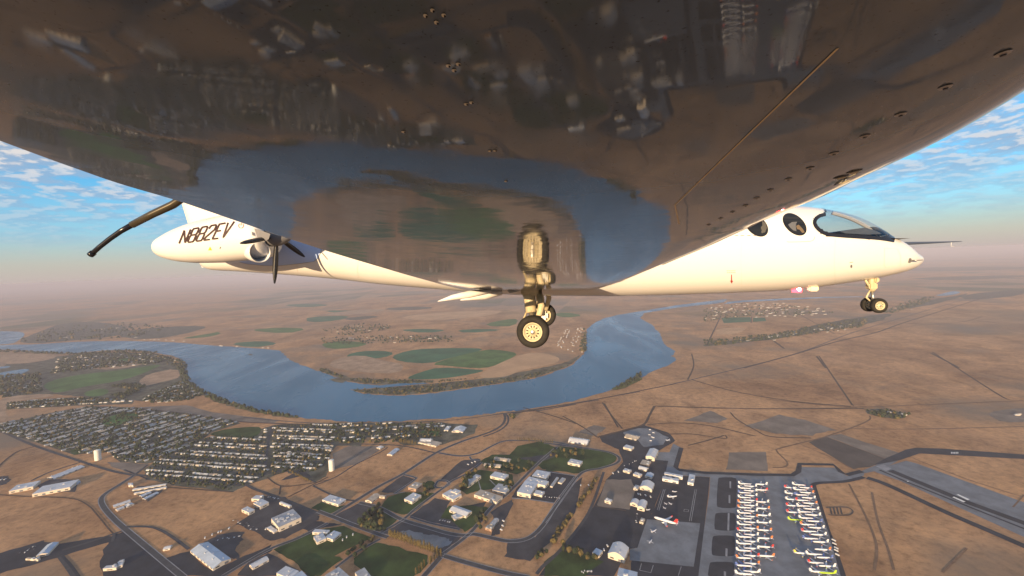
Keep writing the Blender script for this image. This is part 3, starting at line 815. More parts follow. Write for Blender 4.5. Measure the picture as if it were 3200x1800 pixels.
def building(r, pts, h, label, roof=None, wall=None, kind='flat', units=0, name='building', cat='building', doors=True, group=None):
    roof, wall = roof or M_RWHITE, wall or M_WCREAM
    P = ccw([G(r, p, BZ + h) for p in pts])
    if len(P) == 4:                           # square the plan up
        c = sum(P, Vector()) / 4
        d1 = ((P[1] - P[0]) + (P[2] - P[3])) / 2
        d2 = ((P[3] - P[0]) + (P[2] - P[1])) / 2
        if abs(d1.normalized().dot(d2.normalized())) < 0.75:
            u = d1.normalized()
            v = Vector((-u.y, u.x, 0))
            l1, l2 = d1.length / 2, max(4.0, abs(d2.dot(v)) / 2)
            P = [c - u * l1 - v * l2, c + u * l1 - v * l2, c + u * l1 + v * l2, c - u * l1 + v * l2]
    c = sum(P, Vector()) / len(P)
    c.z = 0
    root = empty(name, (c.x, c.y, BZ - 0.6), label, cat, group)
    off = Vector((c.x, c.y, BZ - 0.6))
    L = [Vector((p.x - c.x, p.y - c.y, 0)) for p in P]
    z0, z1 = 0.0, h + 0.6
    n = len(L)
    if kind == 'gable' and n == 4 or kind == 'arch' and n == 4:
        a = (L[1] - L[0]).length >= (L[2] - L[1]).length
        Q = L if a else L[1:] + L[:1]         # ridge runs along Q0->Q1
        w = (Q[3] - Q[0])
        rise = (0.16 if kind == 'gable' else 0.22) * w.length
        ze = max(2.5, z1 - rise * 0.75)
        steps = 2 if kind == 'gable' else 8
        prof = [(k / steps, (1 - abs(2 * k / steps - 1)) if kind == 'gable' else math.sin(math.pi * k / steps)) for k in range(steps + 1)]
        vs = [Vector((p.x, p.y, z0)) for p in Q]
        fs = [(0, 1, 2, 3)]
        e0, e1 = [], []
        for t, hh in prof:
            z = ze + rise * hh
            a0, a1 = Q[0] + w * t, Q[1] + w * t
            e0.append(len(vs)); vs.append(Vector((a0.x, a0.y, z)))
            e1.append(len(vs)); vs.append(Vector((a1.x, a1.y, z)))
        fs.append((0, 1, e1[0], e0[0]))
        fs.append((2, 3, e0[-1], e1[-1]))
        fs.append((1, 2) + tuple(reversed(e1)))
        fs.append((3, 0) + tuple(e0))
        mesh_obj('wall', vs, fs, wall, root)
        ax = (Q[1] - Q[0]).normalized() * 0.5
        vs, fs = [], []
        for t, hh in prof:
            z = ze + rise * hh + 0.25
            tt = t + (0.012 if t == 1 else -0.012 if t == 0 else 0)
            a0, a1 = Q[0] + w * tt - ax, Q[1] + w * tt + ax
            vs += [Vector((a0.x, a0.y, z)), Vector((a1.x, a1.y, z)), Vector((a0.x, a0.y, z + 0.3)), Vector((a1.x, a1.y, z + 0.3))]
        m = len(prof)
        for k in range(m - 1):
            b = 4 * k
            fs += [(b + 2, b + 3, b + 7, b + 6), (b, b + 4, b + 5, b + 1), (b, b + 2, b + 6, b + 4), (b + 1, b + 5, b + 7, b + 3)]
        fs += [(0, 1, 3, 2), (4 * m - 4, 4 * m - 2, 4 * m - 1, 4 * m - 3)]
        mesh_obj('roof', vs, fs, roof, root)
        ll = (Q[1] - Q[0]).length
        for k in range(max(1, min(6, int(ll / 14)))):
            tt = (k + 0.5) / max(1, min(6, int(ll / 14)))
            o = Q[0] + (Q[1] - Q[0]) * tt + w * random.choice((0.3, 0.42, 0.58, 0.68))
            mesh_obj('roof_vent', *prism([o + Vector((-.9, -.9, 0)), o + Vector((.9, -.9, 0)), o + Vector((.9, .9, 0)), o + Vector((-.9, .9, 0))], ze + rise * 0.5, ze + rise * 1.0 + 0.9), M_UNIT, root)
    else:
        mesh_obj('wall', *prism(L, z0, z1), wall, root)
        v1, f1 = prism(L, z1 + 0.02, z1 + 0.55, -0.5)
        mesh_obj('roof', v1, f1, roof, root)
        ax, ay = (L[1] - L[0]), (L[-1] - L[0])
        for k in range(units or (2 if doors else 0)):
            s, t = random.uniform(0.12, 0.82), random.uniform(0.12, 0.8)
            o = L[0] + ax * s + ay * t
            uu, vv = ax.normalized() * random.uniform(1.5, 4), ay.normalized() * random.uniform(1.5, 3.5)
            Q = [o - uu - vv, o + uu - vv, o + uu + vv, o - uu + vv]
            mesh_obj('roof_unit', *prism(Q, z1 + 0.57, z1 + random.uniform(1.8, 3.2)), M_UNIT, root)
    if doors and n == 4:
        # doors and glazing on the two longer walls
        for i in range(4):
            a, b = L[i], L[(i + 1) % 4]
            e = b - a
            if e.length < 9:
                continue
            nn = Vector((e.y, -e.x, 0)).normalized()
            if nn.y > 0.3:
                continue
            top = min(h * 0.55, 5.5)
            k = max(1, int(e.length / 18))
            for j in range(k):
                m0 = a + e * ((j + 0.28) / k) + nn * 0.06
                m1 = a + e * ((j + 0.72) / k) + nn * 0.06
                vs = [Vector((q.x, q.y, z)) for q in (m0, m1, m1 + nn * 0.1, m0 + nn * 0.1) for z in (0.6 + (0 if j % 2 else top * 0.4), 0.6 + top)]
                mesh_obj('door' if j % 2 else 'window', vs, [(0, 2, 3, 1), (2, 4, 5, 3), (4, 6, 7, 5), (6, 0, 1, 7), (1, 3, 5, 7), (0, 6, 4, 2)], M_DOOR if j % 2 else M_WIN, root)
    return root


Bd = building
Bd(5, [(100, 712), (165, 665), (300, 668), (238, 720)], 9, 'smaller white-roofed warehouse with orange sunlit end wall beside larger warehouse', wall=M_WCREAM)
Bd(5, [(302, 725), (385, 664), (602, 668), (525, 735)], 10, 'large white-roofed warehouse with orange sunlit wall beside a round tank', wall=M_WCREAM)
Bd(5, [(388, 612), (640, 518), (664, 534), (425, 630)], 7, 'very long narrow white-roofed shed along the farm road', kind='gable')
Bd(5, [(1102, 688), (1120, 678), (1308, 702), (1300, 716)], 5, 'long cream storage building beside the suburb, upper of two', kind='gable', wall=M_WCREAM)
Bd(5, [(1106, 718), (1120, 710), (1315, 724), (1312, 736)], 5, 'long cream storage building beside the suburb, lower of two', kind='gable', wall=M_WCREAM)
Bd(5, [(1122, 765), (1200, 733), (1216, 742), (1138, 776)], 4, 'blue-grey storage unit row on a fenced yard, shorter one', M_RBLUE, kind='gable')
Bd(5, [(1148, 788), (1258, 736), (1272, 746), (1166, 798)], 4, 'blue-grey storage unit row on a fenced yard, longer one', M_RBLUE, kind='gable')
Bd(5, [(1030, 668), (1070, 668), (1072, 688), (1034, 688)], 5, 'small square pale building at the corner of the storage yard')
Bd(5, [(905, 843), (1040, 798), (1052, 812), (918, 858)], 5, 'long white shed standing in dry grass beside the curved road', kind='gable')
Bd(5, [(928, 873), (988, 850), (1000, 862), (944, 885)], 5, 'short white shed next to the long white shed, outer one', kind='gable')
Bd(5, [(1003, 843), (1062, 819), (1076, 834), (1015, 858)], 5, 'short white shed next to the long white shed, inner one', kind='gable')
Bd(5, [(2028, 788), (2068, 766), (2118, 774), (2082, 806)], 8, 'small white-roofed workshop behind the larger workshop on dry lot', units=1)
Bd(5, [(2038, 828), (2110, 798), (2162, 822), (2096, 860)], 9, 'white-roofed workshop in a group of three on dry lot', units=2)
Bd(5, [(1948, 878), (1990, 858), (2052, 882), (2000, 910)], 8, 'cream workshop with white roof beside a gravel yard', units=1)
Bd(5, [(2255, 820), (2275, 812), (2342, 848), (2322, 862)], 6, 'narrow cream shed parallel to the main road', kind='gable')
Bd(5, [(2168, 948), (2350, 893), (2432, 930), (2260, 1030)], 14, 'tall cream plant building with rows of rooftop machinery', M_RGREY, units=14)
Bd(5, [(2150, 1030), (2180, 1012), (2235, 1050), (2200, 1066)], 4, 'low white annexe in front of the tall plant building')
Bd(5, [(1522, 1203), (1672, 1132), (1858, 1262), (1722, 1342)], 10, 'huge pale blue-roofed warehouse with a roof ridge beside loading yard', M_RBLUE, kind='gable')
Bd(5, [(325, 1168), (420, 1152), (442, 1210), (345, 1240)], 8, 'pale-roofed barn on a cluttered scrap yard', M_RBLUE, kind='gable')
Bd(5, [(236, 1262), (252, 1252), (300, 1290), (276, 1302)], 4, 'small L-shaped shed on the scrap yard', M_RTAN)
Bd(5, [(1322, 1186), (1342, 1162), (1378, 1175), (1356, 1206)], 5, 'tiny white house alone on a grass plot', kind='gable')
Bd(5, [(868, 1325), (900, 1303), (922, 1358), (895, 1385)], 6, 'small white office on dark asphalt, one of a pair')
Bd(5, [(943, 1300), (984, 1288), (1002, 1320), (958, 1335)], 6, 'small cream office on dark asphalt, one of a pair')
Bd(5, [(1995, 1325), (2135, 1253), (2165, 1277), (2045, 1342)], 7, 'long white hall at the edge of a school lawn', kind='gable')
Bd(5, [(2228, 1390), (2310, 1332), (2398, 1384), (2330, 1440)], 9, 'square white-roofed gym beside the big lawn', units=2)
Bd(5, [(2342, 1424), (2420, 1383), (2500, 1430), (2440, 1470)], 8, 'blue-white roofed hall adjoining the square gym', M_RBLUE)
Bd(6, [(543, 795), (600, 763), (722, 800), (652, 850)], 7, 'white-roofed building with green verge at the main crossroads', units=5)
Bd(6, [(878, 800), (950, 748), (1002, 760), (930, 815)], 7, 'cream gabled building beside the main road with small annexe', M_RTAN, kind='gable')
Bd(6, [(995, 770), (1010, 758), (1042, 770), (1030, 786)], 5, 'small cream annexe beside a gabled building', M_RTAN, kind='gable')
Bd(6, [(1183, 800), (1260, 753), (1337, 760), (1265, 816)], 8, 'bright white-roofed hall surrounded by dark lawn', units=2)
Bd(6, [(1223, 700), (1280, 663), (1342, 670), (1290, 720)], 8, 'reddish cream building near the roundabout', M_RTAN, M_WBRICK, units=2)
Bd(6, [(1663, 675), (1770, 598), (1812, 610), (1710, 686)], 9, 'long grey-roofed building among campus trees', M_RGREY, units=3)
Bd(6, [(1888, 610), (1920, 578), (2037, 600), (1992, 640)], 8, 'cream hall with pale raised roof beside campus green', units=2)
Bd(6, [(1498, 760), (1560, 723), (1662, 760), (1590, 800)], 8, 'white-roofed college building with cream walls and stepped roof', units=3)
Bd(6, [(1570, 735), (1600, 716), (1652, 730), (1620, 752)], 12, 'raised white block behind the stepped college building')
Bd(6, [(1748, 770), (1800, 723), (1992, 775), (1942, 812)], 8, 'broad flat cream school building with many roof panels', M_RTAN, units=7)
Bd(6, [(1908, 712), (1950, 678), (2057, 690), (2002, 760)], 7, 'grey flat-roofed wing joined to the broad school', M_RGREY, units=3)
Bd(6, [(2223, 610), (2260, 563), (2372, 585), (2332, 630)], 10, 'white flat-roofed factory wing furthest along the walled yard', units=3)
Bd(6, [(2163, 650), (2200, 623), (2357, 650), (2332, 690)], 11, 'white flat-roofed factory wing across the middle of the walled yard', units=4)
Bd(6, [(2103, 735), (2170, 648), (2267, 670), (2207, 766)], 12, 'white flat-roofed factory hall with orange sunlit corner wall', units=4)
Bd(6, [(2235, 750), (2260, 723), (2322, 740), (2302, 770)], 6, 'low white block beside the factory hall', units=1)
Bd(6, [(2370, 690), (2420, 620), (2436, 625), (2385, 698)], 4, 'slim grey canopy over parked trucks in the factory yard', M_RGREY, doors=False)
Bd(6, [(2430, 660), (2465, 625), (2492, 632), (2460, 670)], 4, 'small grey shed in the factory yard', M_RGREY, doors=False)
Bd(6, [(1553, 880), (1600, 843), (1742, 885), (1692, 926)], 9, 'cream public hall with pale hipped roof on a green plot', kind='gable', wall=M_WCREAM)
Bd(6, [(1570, 932), (1640, 905), (1662, 936), (1600, 958)], 5, 'low cream porch in front of the public hall', wall=M_WCREAM)
Bd(6, [(1880, 992), (1920, 948), (1957, 955), (1910, 1012)], 6, 'grey-roofed shed by dry field and parked trucks', M_RGREY, kind='gable')
Bd(6, [(1843, 1025), (1870, 1003), (1912, 1020), (1895, 1047)], 5, 'low orange-lit shed below the grey-roofed shed', M_RTAN, M_WBRICK)
Bd(6, [(453, 1100), (530, 1078), (572, 1105), (500, 1147)], 7, 'white-roofed school wing nearest the big lawn edge', units=2)
Bd(6, [(465, 1050), (490, 1028), (582, 1060), (560, 1087)], 7, 'white-roofed school wing facing the car park', units=1)
Bd(6, [(555, 1112), (612, 1058), (702, 1065), (622, 1114)], 7, 'white L-shaped school wing beside parked buses', M_RBLUE, units=2)
Bd(6, [(1833, 515), (1850, 498), (1972, 520), (1965, 540)], 6, 'tan barracks block among trees, lower of two', M_RTAN, kind='gable')
Bd(6, [(1913, 470), (1930, 453), (2052, 470), (2040, 490)], 6, 'tan barracks block among trees, upper of two', M_RTAN, kind='gable')
Bd(6, [(1578, 240), (1610, 203), (1692, 215), (1660, 252)], 9, 'white-roofed church-like hall by the lakeside car park', kind='gable')
Bd(6, [(1318, 320), (1340, 298), (1422, 310), (1400, 334)], 9, 'bright white arched gym beside a low flat school', kind='arch')
Bd(6, [(1290, 345), (1330, 325), (1512, 328), (1460, 365)], 5, 'low flat cream school below the arched gym', M_RTAN, units=4)
Bd(6, [(1513, 240), (1540, 208), (1568, 212), (1545, 245)], 5, 'narrow white block beside the church-like hall')
Bd(6, [(1058, 430), (1120, 383), (1152, 395), (1090, 442)], 6, 'blue-grey roofed shop alone on a dry lot', M_RBLUE, kind='gable')
Bd(6, [(970, 382), (1000, 368), (1028, 374), (1000, 390)], 4, 'pale small shed by the lane to the suburb', M_RWHITE)
Bd(6, [(558, 1417), (650, 1350), (772, 1417), (640, 1490)], 10, 'wide grey-white roof of a sports hall below the ball field', M_RGREY, units=4)
Bd(6, [(770, 1402), (850, 1363), (952, 1410), (880, 1452)], 8, 'flat grey roof beside the sports hall', M_RGREY, units=3)
Bd(7, [(193, 318), (220, 293), (368, 305), (350, 345)], 11, 'white barrel-roofed hangar at the end of the loop road', kind='arch', wall=M_WWHITE)
Bd(7, [(188, 502), (215, 478), (312, 488), (290, 522)], 8, 'white two-level building on the rounded lawn', units=2, wall=M_WCREAM)
Bd(7, [(633, 382), (655, 366), (732, 370), (705, 394)], 7, 'white shed with orange end wall north of the hangars')
Bd(7, [(648, 287), (680, 263), (772, 285), (740, 312)], 8, 'tan-roofed hangar beside the small concrete ramp', M_RTAN, kind='gable')
Bd(7, [(818, 442), (850, 392), (922, 388), (890, 462)], 16, 'tall white hangar with golden sunlit gable on north ramp', kind='gable')
Bd(7, [(753, 547), (775, 528), (842, 535), (830, 557)], 7, 'small cream hangar below the red-brown trailers', kind='arch')
Bd(7, [(765, 520), (790, 492), (868, 485), (850, 520)], 5, 'reddish low shed beneath the tall white hangar', M_RTAN, M_WBRICK)
Bd(7, [(633, 567), (650, 553), (707, 560), (690, 580)], 6, 'pale workshop with parked trucks around it, near the trees')
Bd(7, [(708, 602), (730, 586), (797, 590), (780, 607)], 6, 'long white workshop between two pale workshops')
Bd(7, [(808, 607), (830, 583), (887, 585), (870, 617)], 8, 'pale blue-roofed hangar by the dark apron', M_RBLUE, kind='gable')
Bd(7, [(950, 640), (955, 622), (1087, 628), (1083, 648)], 8, 'long white terminal block on dark apron, lower of two', wall=M_WWHITE)
Bd(7, [(965, 604), (970, 590), (1120, 596), (1117, 612)], 8, 'long white terminal block on dark apron, upper of two', wall=M_WWHITE)
Bd(7, [(1155, 664), (1170, 600), (1218, 602), (1203, 668)], 8, 'upright white block standing apart on the dark apron', wall=M_WWHITE)
Bd(7, [(768, 692), (790, 648), (892, 650), (870, 702)], 14, 'wide white hangar with golden front beside the dark apron', kind='arch')
Bd(7, [(713, 712), (740, 685), (768, 690), (758, 714)], 6, 'pale lean-to beside the wide white hangar', M_RGREY)
Bd(7, [(690, 822), (710, 793), (772, 800), (755, 837)], 10, 'white hangar joined to another, the one with side sheds', kind='arch')
Bd(7, [(748, 852), (775, 803), (832, 806), (810, 867)], 12, 'white hangar joined to another, the one with golden door', kind='arch')
Bd(7, [(483, 812), (500, 793), (552, 800), (540, 817)], 7, 'small pale building alone on the dry airport lot')
Bd(7, [(513, 1222), (545, 1146), (692, 1154), (645, 1248)], 18, 'largest white hangar with golden doors at the concrete apron', kind='arch')
Bd(7, [(383, 1232), (420, 1198), (472, 1210), (450, 1247)], 7, 'low pale office next to the largest hangar', M_RBLUE, units=1)
Bd(7, [(588, 1425), (602, 1363), (755, 1375), (742, 1440)], 12, 'bright blue-white terminal roof at the edge of the car park', M_RBLUE)
Bd(7, [(765, 980), (785, 950), (812, 955), (800, 985)], 5, 'small tan hut at the corner of the concrete apron', M_RTAN)


def tank(r, base, wpx, hpx, label, name, cat, m):
    b = G(r, base, BZ - 0.5)
    d = (C2W.transposed() @ (b - CAMPOS)).y
    s = RG[r][2]
    rad = wpx / s / F * d / 2 * 0.92
    hh = hpx / s / F * d
    root = empty(name, b, label, cat)
    n = 28
    rr = [(rad, 0), (rad, hh * 0.93), (rad * 0.93, hh * 0.97), (rad * 0.5, hh), (0.02, hh * 1.01)]
    vs, fs = [], []
    for (q, z) in rr:
        for k in range(n):
            a = 2 * math.pi * k / n
            vs.append((q * math.cos(a), q * math.sin(a), z))
    for i in range(2):
        pass
    wall_f = [(k, (k + 1) % n, n + (k + 1) % n, n + k) for k in range(n)]
    mesh_obj('tank_wall', vs[:2 * n], wall_f, m, root, smooth=True)
    fs = []
    for i in range(3):
        for k in range(n):
            a, b2 = i * n + k, i * n + (k + 1) % n
            fs.append((a, b2, b2 + n, a + n))
    mesh_obj('roof', [(x * 1.004, y * 1.004, z + 0.05) for x, y, z in vs[n:]], fs, m, root, smooth=True)
    mesh_obj('ladder', *prism([Vector((rad + 0.1, -0.6, 0)), Vector((rad + 0.8, -0.6, 0)), Vector((rad + 0.8, 0.6, 0)), Vector((rad + 0.1, 0.6, 0))], 0.3, hh * 0.95), M_RGREY, root)
    return root


M_TANK = mat('tank_paint', (0.74, 0.73, 0.66), 0.5, var=0.05, vscale=0.1)
tank(5, (790, 482), 46, 84, 'white cylindrical water tower below the far suburb beside the road', 'water_tower', 'water tower', M_TANK)
tank(6, (610, 566), 46, 88, 'white cylindrical water tower at the edge of the nearer suburb', 'water_tower', 'water tower', M_TANK)
tank(5, (622, 675), 42, 16, 'squat round storage tank beside the large warehouse', 'storage_tank', 'tank', M_RBLUE)


# ------------------------------------------------------------------ houses
def inside(p, poly):
    x, y = p
    c = False
    n = len(poly)
    for i in range(n):
        x1, y1 = poly[i]
        x2, y2 = poly[(i + 1) % n]
        if (y1 > y) != (y2 > y) and x < (x2 - x1) * (y - y1) / (y2 - y1) + x1:
            c = not c
    return c


def house_geo(L, Wd, hw, hr):
    a, b = L / 2, Wd / 2
    o = 0.5
    vs = [(-a, -b, 0), (a, -b, 0), (a, b, 0), (-a, b, 0), (-a, -b, hw), (a, -b, hw), (a, b, hw), (-a, b, hw), (-a, 0, hw + hr), (a, 0, hw + hr),
          (-a - o, -b - o, hw - 0.1), (a + o, -b - o, hw - 0.1), (a + o, 0, hw + hr + 0.25), (-a - o, 0, hw + hr + 0.25), (a + o, b + o, hw - 0.1), (-a - o, b + o, hw - 0.1)]
    fs = [(0, 1, 5, 4), (1, 2, 6, 9, 5), (2, 3, 7, 6), (3, 0, 4, 8, 7), (10, 11, 12, 13), (13, 12, 14, 15), (10, 13, 15), (11, 14, 12)]
    return vs, fs, [0, 0, 0, 0, 1, 1, 1, 1]


HROOF = [mat('house_roof_pale', (0.44, 0.46, 0.48), 0.7), mat('house_roof_grey', (0.28, 0.30, 0.33), 0.75), mat('house_roof_tan', (0.40, 0.34, 0.27), 0.75), mat('house_roof_dark', (0.19, 0.18, 0.18), 0.8)]
HWALL = [mat('house_wall_cream', (0.68, 0.60, 0.48), 0.8), mat('house_wall_white', (0.74, 0.71, 0.66), 0.8)]
cand = []     # (distance, position, angle, length, width, variant, district)


def district(r, poly, d0, d1, row, gap, dname, Lr=(14, 20), holes=(), jit=2.5, keep=0.74, streets=False):
    A, B2 = G(r, d0), G(r, d1)
    u = (B2 - A).normalized()
    v = Vector((-u.y, u.x, 0))
    gp = [G(r, p) for p in poly]
    us = [(p - A).dot(u) for p in gp]
    vs_ = [(p - A).dot(v) for p in gp]
    P2 = [(p.x, p.y) for p in gp]
    H2 = [[(G(r, q).x, G(r, q).y) for q in h] for h in holes]
    vv = min(vs_)
    k = 0
    while vv < max(vs_):
        uu = min(us) + random.uniform(0, gap)
        while uu < max(us):
            p = A + u * (uu + random.uniform(-jit, jit)) + v * (vv + random.uniform(-jit, jit) * 0.6)
            q = (p.x, p.y)
            if random.random() < keep and inside(q, P2) and not any(inside(q, h) for h in H2):
                cand.append((p.length, p, math.atan2(u.y, u.x) + random.gauss(0, 0.06), random.uniform(*Lr), random.uniform(7, 10), random.random(), dname))
            uu += gap
        if k % 2 == 0 and streets:
            run = []
            ve = vv + row * 0.69
            for uu in np.arange(min(us), max(us) + 12, 12):
                p = A + u * uu + v * ve
                q = (p.x, p.y)
                if inside(q, P2) and not any(inside(q, h) for h in H2):
                    run.append(Vector((p.x, p.y, 0.33)))
                else:
                    if len(run) > 4:
                        road(r, None, 7.5, M_ROAD, 0.33, False, 'street', pre=run)
                    run = []
            if len(run) > 4:
                road(r, None, 7.5, M_ROAD, 0.33, False, 'street', pre=run)
        vv += row * (0.62 if k % 2 else 1.38)
        k += 1


sub_w = [(-40, 200), (450, 100), (700, 55), (1100, 65), (1500, 115), (1880, 170), (1900, 190), (1690, 260), (1630, 310), (1500, 410), (1180, 500), (980, 495), (880, 420), (620, 430), (0, 250)]
hole_w = [[(820, 150), (1000, 95), (1140, 105), (1060, 165), (930, 215), (820, 215)], [(810, 330), (900, 310), (960, 340), (880, 380), (810, 365)], [(560, 395), (640, 385), (650, 445), (560, 445)], [(740, 390), (840, 390), (840, 495), (740, 495)], [(1200, 310), (1340, 290), (1340, 340), (1220, 345)]]
district(5, sub_w, (340, 380), (700, 280), 38, 23, 'far', (16, 26), hole_w, keep=0.85, streets=True)
sub_e = [(1170, 560), (1260, 490), (1500, 405), (1640, 315), (1720, 295), (2100, 300), (2140, 200), (2150, 600), (2000, 670), (1880, 725), (1400, 680), (1190, 620)]
district(5, sub_e, (1430, 555), (1780, 580), 40, 19, 'near', (13, 17), [[(1640, 230), (2115, 205), (2110, 300), (1700, 300)]], keep=0.88, streets=True)
district(5, [(1170, 625), (1400, 650), (1960, 685), (1900, 735), (1390, 690), (1180, 645)], (1300, 660), (1800, 700), 34, 19, 'near', (12, 16))
sub_c = [(2200, 205), (2560, 195), (2700, 195), (2680, 370), (2640, 480), (2560, 560), (2480, 590), (2300, 580), (2180, 600)]
district(5, sub_c, (2240, 340), (2500, 350), 40, 19, 'near', (13, 17), keep=0.86, streets=True)
district(5, [(2100, 205), (2165, 205), (2140, 590), (2080, 600)], (2150, 240), (2120, 580), 34, 22, 'near', (12, 16))
district(6, [(600, 190), (1150, 185), (1480, 180), (1520, 200), (1500, 300), (1310, 300), (1160, 330), (1000, 350), (640, 350)], (700, 290), (1100, 260), 42, 30, 'lake', (14, 24), [[(1290, 240), (1500, 240), (1470, 300), (1290, 300)]], 5, 0.7)
district(6, [(240, 400), (440, 380), (600, 380), (600, 450), (540, 500), (420, 490), (300, 560), (240, 500)], (330, 420), (560, 440), 30, 20, 'near', (12, 16))
district(4, [(60, 800), (300, 770), (700, 755), (1060, 775), (1040, 800), (600, 812), (70, 845)], (100, 830), (600, 800), 32, 24, 'far', (15, 22))
district(4, [(1130, 770), (1300, 690), (1480, 620), (1620, 730), (1500, 780), (1200, 800)], (1200, 760), (1450, 720), 40, 26, 'far', (14, 26), jit=6, keep=0.75)
district(4, [(0, 640), (300, 560), (330, 600), (330, 700), (0, 740)], (0, 700), (300, 620), 60, 48, 'far', (16, 30), jit=20, keep=0.5)
district(4, [(480, 430), (900, 395), (1200, 400), (1440, 460), (1300, 480), (800, 520), (400, 560)], (500, 480), (1200, 440), 70, 60, 'far', (16, 30), jit=25, keep=0.5)
district(2, [(1850, 800), (1980, 780), (2005, 900), (1980, 970), (1880, 960), (1800, 940), (1740, 930)], (1830, 940), (1900, 800), 60, 42, 'far', (12, 20), jit=20, keep=0.6)
district(2, [(200, 860), (520, 840), (1000, 850), (900, 890), (300, 900)], (200, 880), (900, 870), 160, 110, 'far', (18, 40), jit=60, keep=0.5)
district(2, [(0, 820), (300, 760), (560, 780), (200, 850)], (0, 830), (500, 790), 220, 160, 'far', (20, 45), jit=80, keep=0.5)
district(3, [(0, 1000), (200, 960), (600, 960), (1000, 1010), (900, 1060), (500, 1080), (200, 1060), (0, 1090)], (0, 1050), (800, 1020), 130, 80, 'far', (16, 40), jit=50, keep=0.55)
district(3, [(250, 1240), (600, 1170), (900, 1130), (1200, 1120), (1150, 1150), (800, 1200), (400, 1260)], (300, 1240), (1000, 1140), 80, 60, 'far', (14, 30), jit=25, keep=0.6)
district(3, [(1350, 1030), (1500, 970), (1640, 960), (1620, 1000), (1420, 1040)], (1360, 1030), (1600, 980), 120, 80, 'far', (16, 36), jit=30, keep=0.5)
district(8, [(1160, 80), (1380, 90), (1400, 130), (1300, 155), (1180, 130)], (1180, 100), (1380, 130), 40, 40, 'far', (8, 20), jit=15, keep=0.5)
district(8, [(2100, 90), (2200, 85), (2371, 70), (2371, 170), (2250, 180), (2120, 130)], (2110, 110), (2371, 120), 55, 50, 'far', (8, 22), jit=20, keep=0.45)
district(4, [(850, 285), (1300, 285), (1700, 315), (2200, 345), (2250, 360), (1700, 335), (1200, 297)], (850, 292), (2200, 355), 110, 70, 'far', (18, 40), jit=25, keep=0.6)
district(4, [(150, 290), (800, 180), (1300, 170), (1100, 270), (500, 310)], (200, 290), (1200, 200), 420, 330, 'far', (22, 60), jit=150, keep=0.4)

cand.sort(key=lambda c_: c_[0])
HM = {}


def house_mesh(k, rk, wk):
    key = (k, rk, wk)
    if key not in HM:
        L = (13.5, 17.0, 21.0)[k]
        vs, fs, mi = house_geo(L, (8.5, 9.0, 9.5)[k], 2.9, 2.2)
        me = bpy.data.meshes.new('house')
        me.from_pydata(vs, [], fs)
        me.materials.append(HWALL[wk])
        me.materials.append(HROOF[rk])
        me.polygons.foreach_set('material_index', mi)
        HM[key] = me
    return HM[key]


HL = {('near', 0): 'small house with pale pitched roof in the nearer suburb', ('near', 1): 'small house with mid-grey pitched roof in the nearer suburb', ('near', 2): 'small house with tan pitched roof in the nearer suburb', ('near', 3): 'small house with dark pitched roof in the nearer suburb'}
for d_ in ('far', 'lake'):
    for k_, c_ in enumerate(('pale', 'mid-grey', 'tan', 'dark')):
        HL[(d_, k_)] = 'small house with %s pitched roof in the %s' % (c_, 'far suburb behind the water tower' if d_ == 'far' else 'leafy strip along the lake shore')
stuff_v, stuff_f, stuff_m = [], [], []
for i, (d_, p, ang, L, Wd, q, dn) in enumerate(cand):
    rk = 0 if q < 0.42 else 1 if q < 0.7 else 2 if q < 0.88 else 3
    wk = i % 2
    if i < 300:
        o = bpy.data.objects.new('house', house_mesh(0 if L < 14.5 else 1 if L < 18.5 else 2, rk, wk))
        o.location = (p.x, p.y, 0.15)
        o.rotation_euler = (0, 0, ang)
        COL.objects.link(o)
        tag(o, HL[(dn, rk)], 'house', 'houses of the suburb, %s %d' % (dn, rk))
    else:
        vs, fs, mi = house_geo(L, Wd, 3.0, 2.2)
        b = len(stuff_v)
        ca, sa = math.cos(ang), math.sin(ang)
        stuff_v += [(p.x + x * ca - y * sa, p.y + x * sa + y * ca, z + 0.1) for x, y, z in vs]
        stuff_f += [tuple(b + k for k in f) for f in fs]
        stuff_m += [wk if m == 0 else 2 + rk for m in mi]
o = mesh_obj('distant_housing', stuff_v, stuff_f, HWALL + HROOF, midx=stuff_m)
tag(o, 'mass of pale house roofs among trees in the farther suburbs', kind='stuff')

# ------------------------------------------------------------------ trees
M_LEAF = mat('tree_leaf_green', (0.034, 0.046, 0.022), 0.9, spec=0.1, var=0.45, vscale=0.35)
M_LEAFY = mat('tree_leaf_autumn', (0.125, 0.095, 0.034), 0.9, spec=0.1, var=0.4, vscale=0.35)
M_BARK = mat('bark', (0.12, 0.09, 0.065), 0.95)


def crown_geo(rx, rz, z0, n, rng, leaf=0.55):
    vs, fs = [], []
    for i in range(n):
        while True:
            p = Vector((rng.uniform(-1, 1), rng.uniform(-1, 1), rng.uniform(-1, 1)))
            if 0.15 < p.length < 1:
                break
        t = (p.z + 1) / 2
        w = rx * (0.65 + 0.35 * math.sin(math.pi * min(1, t * 1.1)))
        c = Vector((p.x * w, p.y * w, z0 + rz * (p.z + 1)))
        nrm = Vector((p.x, p.y, p.z * 0.8 + 0.35)).normalized()
        a = nrm.orthogonal().normalized()
        b = nrm.cross(a)
        th = rng.uniform(0, 6.3)
        a, b = a * math.cos(th) + b * math.sin(th), b * math.cos(th) - a * math.sin(th)
        s = rx * leaf * rng.uniform(0.6, 1.25)
        k = len(vs)
        vs += [c + a * s, c + b * s * 0.8 + nrm * s * 0.25, c - a * s, c - b * s * 0.8 + nrm * s * 0.2, c + nrm * s * 0.55]
        fs += [(k, k + 1, k + 4), (k + 1, k + 2, k + 4), (k + 2, k + 3, k + 4), (k + 3, k, k + 4)]
    return vs, fs


